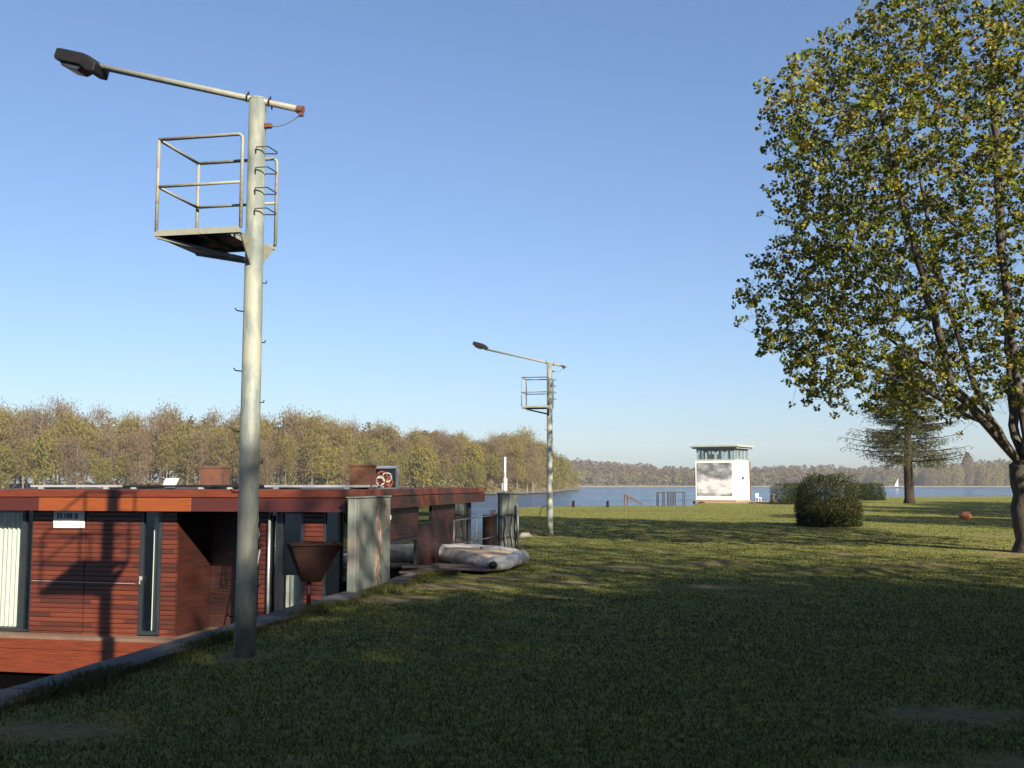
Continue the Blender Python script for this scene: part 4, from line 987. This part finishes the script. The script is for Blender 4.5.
# ------------------------------------------------------------------ bush and hedges
def leafy_block(name, label, cat, loc, hx, hy, hz, n, size, m, seed, rz=0, power=4.5, stems=True, lump=0.12):
    rng = np.random.default_rng(seed); root = empty(name, loc, rz, label=label, cat=cat)
    d = rng.normal(0, 1, (n, 3)); d[:, 2] = np.abs(d[:, 2])
    # superellipsoid surface radius
    a = np.abs(d/np.array([hx, hy, hz])); r = (a**power).sum(1)**(-1/power)
    p = d*r[:, None]
    lum = np.array([noise.noise(Vector(v)*1.8+Vector((seed, 0, 0))) for v in p])
    rr = rng.uniform(0, 1, n)**0.3
    p = p*(0.35+0.65*rr[:, None])*(1+lump*lum[:, None]); st_ = rng.random(n) < 0.05; p[st_] *= rng.uniform(1.0, 1.1, (st_.sum(), 1))
    g = rng.random(n) < 0.25; p[g, 2] *= rng.random(g.sum())
    nd = rng.normal(0, 0.9, (n, 3))+d/np.linalg.norm(d, axis=1)[:, None]*0.8+np.array([0, 0, 0.7]); nd /= np.linalg.norm(nd, axis=1)[:, None]
    e = np.cross(nd, rng.normal(0, 1, (n, 3))); e /= np.linalg.norm(e, axis=1)[:, None]
    l = size*rng.uniform(0.6, 1.5, (n, 1))
    V_ = np.stack([p-e*l*0.32, p+nd*l*1.3, p+e*l*0.32], 1).reshape(-1, 3); V_[:, 2] = np.maximum(V_[:, 2], 0.0)
    tint = np.clip(0.5+lum*0.7+rng.normal(0, 0.2, n), 0, 1)
    rawmesh('foliage', V_, np.arange(len(V_)).reshape(-1, 3), m, tint, root)
    if stems:
        mb = MB()
        for k in range(26):
            x = rng.uniform(-0.5, 0.5)*hx; y_ = rng.uniform(-0.5, 0.5)*hy; mb.tube([(x*0.4, y_*0.4, 0), (x, y_, hz*0.4), (x*1.5, y_*1.5, hz*0.85)], [0.025, 0.018, 0.006], 4)
        mb.build('stems', M['bark'], root)
    return root
leafy_block('round_bush', 'broad dark green yew bush standing alone on the lawn in front of the hedges', 'bush', (gx(826, 39.5), 39.5, 0), 1.08, 1.0, 1.95, 42000, 0.042, M['bush'], 5)
bush0 = [o for o in C.objects if o.name == 'round_bush'][0]
for i_, (x, y, s_) in enumerate(((-3.0, -8.5, 3.0), (2.5, -9.5, 3.4), (8.5, -9.0, 3.2), (14.5, -7.0, 3.4), (20, -3.0, 3.3), (24.5, 3.5, 3.3), (27, 11, 3.2))):  # enlarged bush copies added out of view to block sky light
    o = copy_tree(bush0); o.location = (x, y, 0); o.scale = (s_*1.1, s_, s_*0.9); o.rotation_euler = (0, 0, i_*1.3); tag(o, 'added tall dense shrub out of view that blocks sky light', 'bush', 'added shrubs blocking sky light')
    o.name = 'sky_block_shrub'
leafy_block('clipped_hedge', 'low dark clipped hedge left of the lone bush near the tower', 'hedge', (gx(794, 82), 82, 0), 1.9, 0.8, 1.55, 16000, 0.07, M['hedge'], 6, 0.0, 7, True, 0.06)
leafy_block('clipped_hedge', 'square dark clipped hedge with lit end right of the lone bush', 'hedge', (gx(864, 98), 98, 0), 1.65, 0.8, 1.55, 16000, 0.075, M['hedge'], 8, 0.0, 9, True, 0.04)

# ------------------------------------------------------------------ far banks
def bank_line(px): pass
left_shore = [(-420, 235), (-250, 228), (-130, 225), (-60, 240), (-20, 268), (2, 290), (14, 345), (22, 420), (31, 478), (26, 520), (-20, 600), (-300, 700)]
bm = bmesh.new()
vs_b = [bm.verts.new((x, y, WATER+0.25)) for x, y in left_shore]
bm.faces.new(vs_b); me = bpy.data.meshes.new('far_bank'); bm.to_mesh(me); bm.free(); me.materials.append(M['sand'])
fbk = bpy.data.objects.new('far_bank', me); C.objects.link(fbk); tag(fbk, kind='structure')
bm = bmesh.new()
cx_, cy_ = -90, 420
def inset(P, k): return [(x+(cx_-x)*k, y+(cy_-y)*k) for x, y in P]
r0 = [bm.verts.new((x, y, WATER+0.1)) for x, y in inset(left_shore, 0.004)]; r1 = [bm.verts.new((x, y, WATER+1.6)) for x, y in inset(left_shore, 0.02)]; r2 = [bm.verts.new((x, y, 1.5)) for x, y in inset(left_shore, 0.35)]
for a, b in ((r0, r1), (r1, r2)):
    for i in range(len(a)): j = (i+1) % len(a); bm.faces.new((a[i], a[j], b[j], b[i]))
bm.faces.new(r2); me = bpy.data.meshes.new('hill'); bm.to_mesh(me); bm.free(); me.materials.append(M['far_ground'])
hl = bpy.data.objects.new('hill', me); C.objects.link(hl); tag(hl, kind='structure')

def bank_tree(kind, seed):
    rng = np.random.default_rng(seed); rr = random.Random(seed)
    root = empty(('slender_tree', 'budding_tree', 'bare_tree')[kind], (0, 0, 0))
    H = (17.0, 14.0, 16.0)[kind]*rr.uniform(0.94, 1.06); mb = MB()
    lean = rr.uniform(-0.5, 0.5)
    pts = [Vector((lean*t*t+0.15*math.sin(t*6+seed), 0.1*math.sin(t*4), H*t)) for t in [i/8 for i in range(9)]]
    mb.tube(pts, [0.2*(1-t/9)+0.03 for t in range(9)], 6)
    c0 = (0.28, 0.1, 0.25)[kind]; RR = (2.6, 3.3, 3.0)[kind]; tips = []
    for k in range(26):
        t = rr.uniform(c0, 0.97); p = Vector((lean*t*t, 0, H*t)); a = rr.uniform(0, 2*PI)
        u = (t-c0)/(1-c0); L_ = RR*(math.sin(PI*min(1, 0.2+u*0.8))**0.6)*rr.uniform(0.7, 1.15)+0.2
        q = p+Vector((math.cos(a)*L_, math.sin(a)*L_, L_*rr.uniform(0.35, 0.9))); mid = p.lerp(q, 0.5)+Vector((0, 0, -0.12*L_))
        mb.tube([p, mid, q], [0.06, 0.04, 0.015], 4, cap=False); tips += [(p, mid, q)]*2
    mb.build('trunk', M['forest_bark'], root)
    n = (3000, 3200, 3300)[kind]; cen = []
    for _ in range(n):
        p, mid, q = rr.choice(tips); t = rr.uniform(0.25, 1.15); c = p.lerp(q, t); s = 0.7+0.3*t
        cen.append((c.x+rr.gauss(0, s), c.y+rr.gauss(0, s), c.z+rr.gauss(0, s)))
    cen = np.array(cen); d = rng.normal(0, 1, (n, 3)); d[:, 2] = np.abs(d[:, 2])*1.5+0.5; d /= np.linalg.norm(d, axis=1)[:, None]
    e = np.cross(d, rng.normal(0, 1, (n, 3))); e /= np.linalg.norm(e, axis=1)[:, None]
    l = rng.uniform(0.22, 0.5, (n, 1)); wd = (0.075, 0.13, 0.055)[kind]
    V_ = np.stack([cen-d*l-e*wd, cen+d*l, cen-d*l*0.6+e*wd*1.4], 1).reshape(-1, 3)
    rawmesh('crown', V_, np.arange(len(V_)).reshape(-1, 3), M['bank'][kind], rng.random(n), root)
    return root
protos = [bank_tree(0, 1), bank_tree(0, 2), bank_tree(1, 3), bank_tree(1, 4), bank_tree(2, 5), bank_tree(2, 6)]
labs = ['slender straight tree with olive-brown crown in the wood across the water', 'slender straight tree with olive-brown crown in the wood across the water',
        'yellow-green budding tree in the wood across the water', 'yellow-green budding tree in the wood across the water',
        'bare grey-brown tree in the wood across the water', 'bare grey-brown tree in the wood across the water']
grp = ['slender olive trees on the far bank']*2+['yellow-green trees on the far bank']*2+['bare trees on the far bank']*2
rr = random.Random(21)
def shore_pts():
    out = []
    P = left_shore[1:10]
    for (x0, y0), (x1, y1) in zip(P, P[1:]):
        L_ = math.hypot(x1-x0, y1-y0); k = int(L_/4.2)
        for i in range(k):
            t = (i+0.5)/k; out.append((x0+(x1-x0)*t, y0+(y1-y0)*t, x1-x0, y1-y0))
    return out
used = set(); cnt = 0
for row in range(4):
    for (x, y, dx, dy) in shore_pts():
        L_ = math.hypot(dx, dy); nx, ny = -dy/L_, dx/L_
        off = 2.5+row*5.5+rr.uniform(-1.5, 1.5); X = x+nx*off+rr.uniform(-1.4, 1.4); Y = y+ny*off
        if not (-0.53 < X/Y): continue
        if row == 3 and rr.random() < 0.3: continue
        late = Y > 330
        w_ = (3, 3, 7, 7, 1, 1) if late else ((4, 4, 2, 2, 4, 4) if row else (4, 4, 3, 3, 3, 3))
        k = rr.choices(range(6), w_)[0]
        if k in used: o = copy_tree(protos[k])
        else: o = protos[k]; used.add(k)
        s = rr.uniform(0.76, 1.12)*(1.12 if Y < 262 and row > 0 else 1.0)*(0.86 if (row == 0) else 1)
        wave = 1+0.08*math.sin(X*0.09)+0.05*math.sin(X*0.23+1)
        s *= float(np.interp(Y, [240, 290, 350, 400, 450, 480], [1, 0.93, 0.97, 0.87, 0.68, 0.52]))
        s *= wave*0.93
        o.location = (X, Y, WATER+0.2+min(2.5, off*0.12)); o.rotation_euler = (0, 0, rr.uniform(0, 6.28)); o.scale = (s*rr.uniform(0.9, 1.2), s*rr.uniform(0.9, 1.2), s)
        tag(o, labs[k], 'tree', grp[k]); cnt += 1
print('bank trees', cnt)
for k in range(6):
    if k not in used: bpy.data.objects.remove(protos[k])

def mass(name, pts_fn, n, size, m, seed, zsq=1.0, kind='stuff'):
    rng = np.random.default_rng(seed); c, t = pts_fn(n, rng); n = len(c)
    d = rng.normal(0, 1, (n, 3)); d[:, 2] += 0.5; d /= np.linalg.norm(d, axis=1)[:, None]; e = np.cross(d, rng.normal(0, 1, (n, 3))); e /= np.linalg.norm(e, axis=1)[:, None]
    l = size*rng.uniform(0.5, 1.4, (n, 1))
    V_ = np.stack([c-d*l*0.5-e*l*0.35, c+d*l*0.8, c-d*l*0.4+e*l*0.45], 1).reshape(-1, 3)
    o = rawmesh(name, V_, np.arange(len(V_)).reshape(-1, 3), m, t); tag(o, kind=kind); return o
# deeper wood behind the front rows on the left bank, and its undergrowth
def deep(n, rng):
    nt = 420; T = []
    P = left_shore[1:9]
    for _ in range(nt):
        i = rng.integers(0, len(P)-1); t = rng.random(); x = P[i][0]+(P[i+1][0]-P[i][0])*t; y = P[i][1]+(P[i+1][1]-P[i][1])*t
        dx, dy = P[i+1][0]-P[i][0], P[i+1][1]-P[i][1]; L_ = math.hypot(dx, dy); off = rng.uniform(26, 60)
        H = rng.uniform(13, 18)*float(np.interp(y, [240, 290, 350, 400, 450, 480], [1, 0.93, 0.95, 0.8, 0.5, 0.3])); T.append((x-dy/L_*off, y+dx/L_*off, H, rng.random()))
    T = np.array(T); k = rng.integers(0, nt, n); z = rng.beta(2.5, 1.6, n)*T[k, 2]; r = 3.2*np.sqrt(rng.random(n))*np.sin(np.clip(z/T[k, 2], 0.15, 0.98)*PI)**0.4; th = rng.uniform(0, 2*PI, n)
    return np.stack([T[k, 0]+r*np.cos(th), T[k, 1]+r*np.sin(th), z+0.8], 1), np.clip(T[k, 3]*0.7+rng.random(n)*0.3, 0, 1)
M['deep'] = leaf_mat('deep_wood_foliage', [(0.12, 0.08, 0.045), (0.14, 0.1, 0.05), (0.1, 0.07, 0.042), (0.15, 0.125, 0.04)], 0.1, 'attr', 0.95)
tag(mass('far_woodland', deep, 170000, 0.7, M['deep'], 4), 'brown-olive mass of wood behind the front rows of far bank trees', 'wood')
def under(n, rng):
    P = left_shore[1:10]; seg = [math.hypot(P[i+1][0]-P[i][0], P[i+1][1]-P[i][1]) for i in range(len(P)-1)]; pr = np.array(seg)/sum(seg)
    nb = 420; B_ = []
    for _ in range(nb):
        i = rng.choice(len(seg), p=pr); t = rng.random(); L_ = seg[i]; dx, dy = P[i+1][0]-P[i][0], P[i+1][1]-P[i][1]; off = rng.uniform(2.5, 14)
        B_.append((P[i][0]+dx*t-dy/L_*off, P[i][1]+dy*t+dx/L_*off, rng.uniform(1.5, 5.0), rng.random()))
    B_ = np.array(B_); k = rng.integers(0, nb, n); v = rng.normal(0, 1, (n, 3)); v /= np.linalg.norm(v, axis=1)[:, None]; v *= B_[k, 2][:, None]*rng.random((n, 1))**0.4; v[:, 2] = np.abs(v[:, 2])
    return np.stack([B_[k, 0]+v[:, 0], B_[k, 1]+v[:, 1], v[:, 2]+WATER+0.6], 1), np.clip(B_[k, 3]*0.8+rng.random(n)*0.2, 0, 1)
M['under'] = leaf_mat('undergrowth', [(0.14, 0.1, 0.06), (0.2, 0.15, 0.08), (0.14, 0.13, 0.045), (0.19, 0.18, 0.05)], 0.1, 'attr', 0.95)
tag(mass('undergrowth', under, 130000, 0.42, M['under'], 9), 'brushy undergrowth along the foot of the far bank wood', 'undergrowth')

# far shore: low wooded hills across the lake
def far_d(x):                    # distance of the far shore for lateral position x
    return 790+0.22*x+25*math.sin(x*0.012)
bm = bmesh.new(); xs = np.linspace(-250, 1000, 90); rowsF = []
for off, zz in ((-14, WATER-0.05), (-6, WATER+0.5), (2, WATER+0.9), (40, 3), (110, 8), (200, 8)):
    rowsF.append([bm.verts.new((x, far_d(x)+off, zz+(3.5*math.sin(x*0.011+2)+1.5*math.sin(x*0.03) if off > 30 else 0))) for x in xs])
for a, b in zip(rowsF, rowsF[1:]):
    for i in range(len(xs)-1): bm.faces.new((a[i], a[i+1], b[i+1], b[i]))
me = bpy.data.meshes.new('hills'); bm.to_mesh(me); bm.free(); me.materials.append(M['far_ground'])
hs = bpy.data.objects.new('hills', me); C.objects.link(hs); tag(hs, kind='structure')
bm = bmesh.new(); a = [bm.verts.new((x, far_d(x)-15, WATER+0.02)) for x in xs]; b = [bm.verts.new((x, far_d(x)-5.9, WATER+0.85)) for x in xs]
for i in range(len(xs)-1): bm.faces.new((a[i], a[i+1], b[i+1], b[i]))
me = bpy.data.meshes.new('beach'); bm.to_mesh(me); bm.free(); me.materials.append(M['sand']); bo = bpy.data.objects.new('beach', me); C.objects.link(bo); tag(bo, kind='structure')
def farw(n, rng):
    nt = 1500; x = rng.uniform(-60, 700, nt); off = np.abs(rng.uniform(0, 130, nt)); yb = np.array([far_d(v) for v in x])
    g = np.interp(off, [0, 40, 110, 200], [WATER+0.9, 3, 8, 8])+np.where(off > 30, 3.5*np.sin(x*0.011+2)+1.5*np.sin(x*0.03), 0)
    H = rng.uniform(8, 13, nt)*np.where(off < 20, 0.85, 1.0); tn = rng.random(nt)*0.75; tn = np.where((off < 25) & (rng.random(nt) < 0.35), 0.86, tn); tn = np.where((off < 25) & (rng.random(nt) < 0.1), 1.0, tn)
    k = rng.integers(0, nt, n); z = rng.beta(1.6, 1.3, n)*H[k]; r = 4.0*np.sqrt(rng.random(n))*np.sin(np.clip(z/H[k], 0.2, 0.97)*PI)**0.5; th = rng.uniform(0, 2*PI, n)
    return np.stack([x[k]+r*np.cos(th), yb[k]+off[k]+4+r*np.sin(th), g[k]+z], 1), np.clip(tn[k]+rng.normal(0, 0.05, n), 0, 1)
tag(mass('distant_wood', farw, 200000, 1.3, M['far_wood'], 12), 'low purple-brown wooded shore on the horizon across the lake', 'wood')
def willow(x, H, W, seed, m, lab):
    rng = np.random.default_rng(seed); y = far_d(x)-1; root = empty('shore_tree', (x, y, WATER+0.9), 0, label=lab, cat='tree', group='taller trees on the far shore')
    MB().tube([(0, 0, -0.5), (0, 0, H*0.8)], [0.5, 0.15], 6).build('trunk', M['forest_bark'], root)
    n = 6000; z = rng.beta(1.5, 1.4, n)*H; r = W*np.sqrt(rng.random(n))*np.sin(np.clip(z/H, 0.25, 0.97)*PI)**0.5; th = rng.uniform(0, 2*PI, n)
    c = np.stack([r*np.cos(th), r*np.sin(th), z], 1); d = rng.normal(0, 1, (n, 3)); d /= np.linalg.norm(d, axis=1)[:, None]; e = np.cross(d, rng.normal(0, 1, (n, 3))); e /= np.linalg.norm(e, axis=1)[:, None]
    V_ = np.stack([c-d*0.5, c+d*0.5, c+e*0.5], 1).reshape(-1, 3)
    rawmesh('crown', V_, np.arange(n*3).reshape(-1, 3), m, rng.random(n), root)
for i, (px, H, W, k, lab) in enumerate(((932, 17, 7.5, 'bank1', 'rounded yellowish tree on the far shore just right of the larch trunk'), (946, 18, 7, 'willow', 'yellow-green tree on the far shore second right of the larch'),
        (959, 26, 5, 'bank2', 'tall narrow brown poplar on the far shore right of the larch'), (973, 17, 8, 'bank1', 'broad olive tree on the far shore right of the tall poplar'),
        (987, 19, 8, 'willow', 'broad yellow-green willow on the far shore left of the maple trunk'), (999, 17, 7, 'bank1', 'last olive tree on the far shore before the maple trunk'), (920, 16, 7, 'bank2', 'grey-brown tree on the far shore behind the larch trunk'))):
    x = (px-512)/FPX*860; m = M['willow'] if k == 'willow' else M['bank'][0] if k == 'bank1' else M['bank'][2]
    willow(x, H, W, 40+i, m, lab)
# sailing boat
sb = empty('sailing_boat', ((896-512)/FPX*640, 640, WATER), 0.3, label='tiny sailing boat with pale sail on the lake left of the larch trunk', cat='sailing boat')
MB().prism([(-2.0, -0.5), (1.4, -0.6), (2.4, 0), (1.4, 0.6), (-2.0, 0.5)], (-0.2, 0.7)).build('hull', M['black'], sb)
MB().tube([(0.3, 0, 0.7), (0.3, 0, 6)], 0.06, 6).build('mast', M['alu'], sb)
MB().add([(0.2, 0, 1.2), (-1.9, 0.3, 1.3), (0.2, 0, 5.7), (0.2, 0.03, 1.2), (-1.9, 0.33, 1.3), (0.2, 0.03, 5.7)], [(0, 1, 2), (5, 4, 3)]).build('sail', M['white'], sb)

# ------------------------------------------------------------------ grass blades
def blades(n, dmin, dmax, hmin, hmax, seed, xfun):
    rng = np.random.default_rng(seed); out = []
    d = dmin*(dmax/dmin)**rng.random(n); x = xfun(d, rng)
    sx_ = np.array([shore_x(v) for v in d]); ok = x > sx_+0.3+0.12*rng.random(n); d = d[ok]; x = x[ok]
    # thin over bare patches
    pv = np.array([bare(a, b_) for a, b_ in zip(x, d)]); ok = pv < 0.1+0.9*rng.random(len(x)); d = d[ok]; x = x[ok]; pv = pv[ok]
    z = np.array([gz(a, b_) for a, b_ in zip(x, d)]); n = len(d)
    c = np.stack([x, d, z-0.005], 1); th = rng.uniform(0, PI, n); e = np.stack([np.cos(th), np.sin(th), 0*th], 1)
    h = rng.uniform(hmin, hmax, (n, 1))*(1-0.5*pv)[:, None]; ln = rng.normal(0, 0.5, (n, 2)); tip = c+np.hstack([ln*h, h]); wd = (0.0016+0.0005*np.minimum(d, 40))[:, None]
    V_ = np.stack([c-e*wd, c+e*wd, tip], 1).reshape(-1, 3)
    return V_, np.clip(0.36+0.5*pv+rng.normal(0, 0.14, n), 0, 1)
V1, t1 = blades(330000, 4.0, 110, 0.012, 0.042, 1, lambda d, rng: d*rng.uniform(-0.52, 0.52, len(d)))
# longer tufts against the coping, cabinet and posts
rng = np.random.default_rng(5); n = 26000; d = rng.uniform(5, 27, n); x = quay_x(d)+0.26+np.abs(rng.normal(0, 0.16, n))*(0.6+0.6*np.sin(d*2.1)**2)
c = np.stack([x, d, 0*d-0.005], 1); th = rng.uniform(0, PI, n); e = np.stack([np.cos(th), np.sin(th), 0*th], 1); h = rng.uniform(0.04, 0.1, (n, 1))*(0.6+0.7*(np.sin(d*1.3)**2)[:, None])
V2 = np.stack([c-e*0.007, c+e*0.007, c+np.hstack([rng.normal(0, 0.5, (n, 2))*h, h])], 1).reshape(-1, 3); t2 = rng.random(n)*0.7
V_ = np.vstack([V1, V2]); go = rawmesh('grass', V_, np.arange(len(V_)).reshape(-1, 3), M['grass'], np.concatenate([t1, t2]))
tag(go, 'short rough grass covering the shaded foreground lawn', 'grass', kind='stuff')

# ------------------------------------------------------------------ haze
HAZE = 0.00015
hz = MB().box((-710, -160, WATER-1.6), (1360, 1160, 42)).build('haze', bpy.data.materials.new('haze_air')); tag(hz, kind='stuff')
hm = hz.data.materials[0]; hm.use_nodes = True; Nn = hm.node_tree.nodes
Nn.remove(Nn['Principled BSDF']); pv = Nn.new('ShaderNodeVolumePrincipled'); pv.inputs['Color'].default_value = (0.8, 0.87, 0.97, 1); pv.inputs['Density'].default_value = HAZE
hm.node_tree.links.new(pv.outputs[0], Nn['Material Output'].inputs['Volume'])
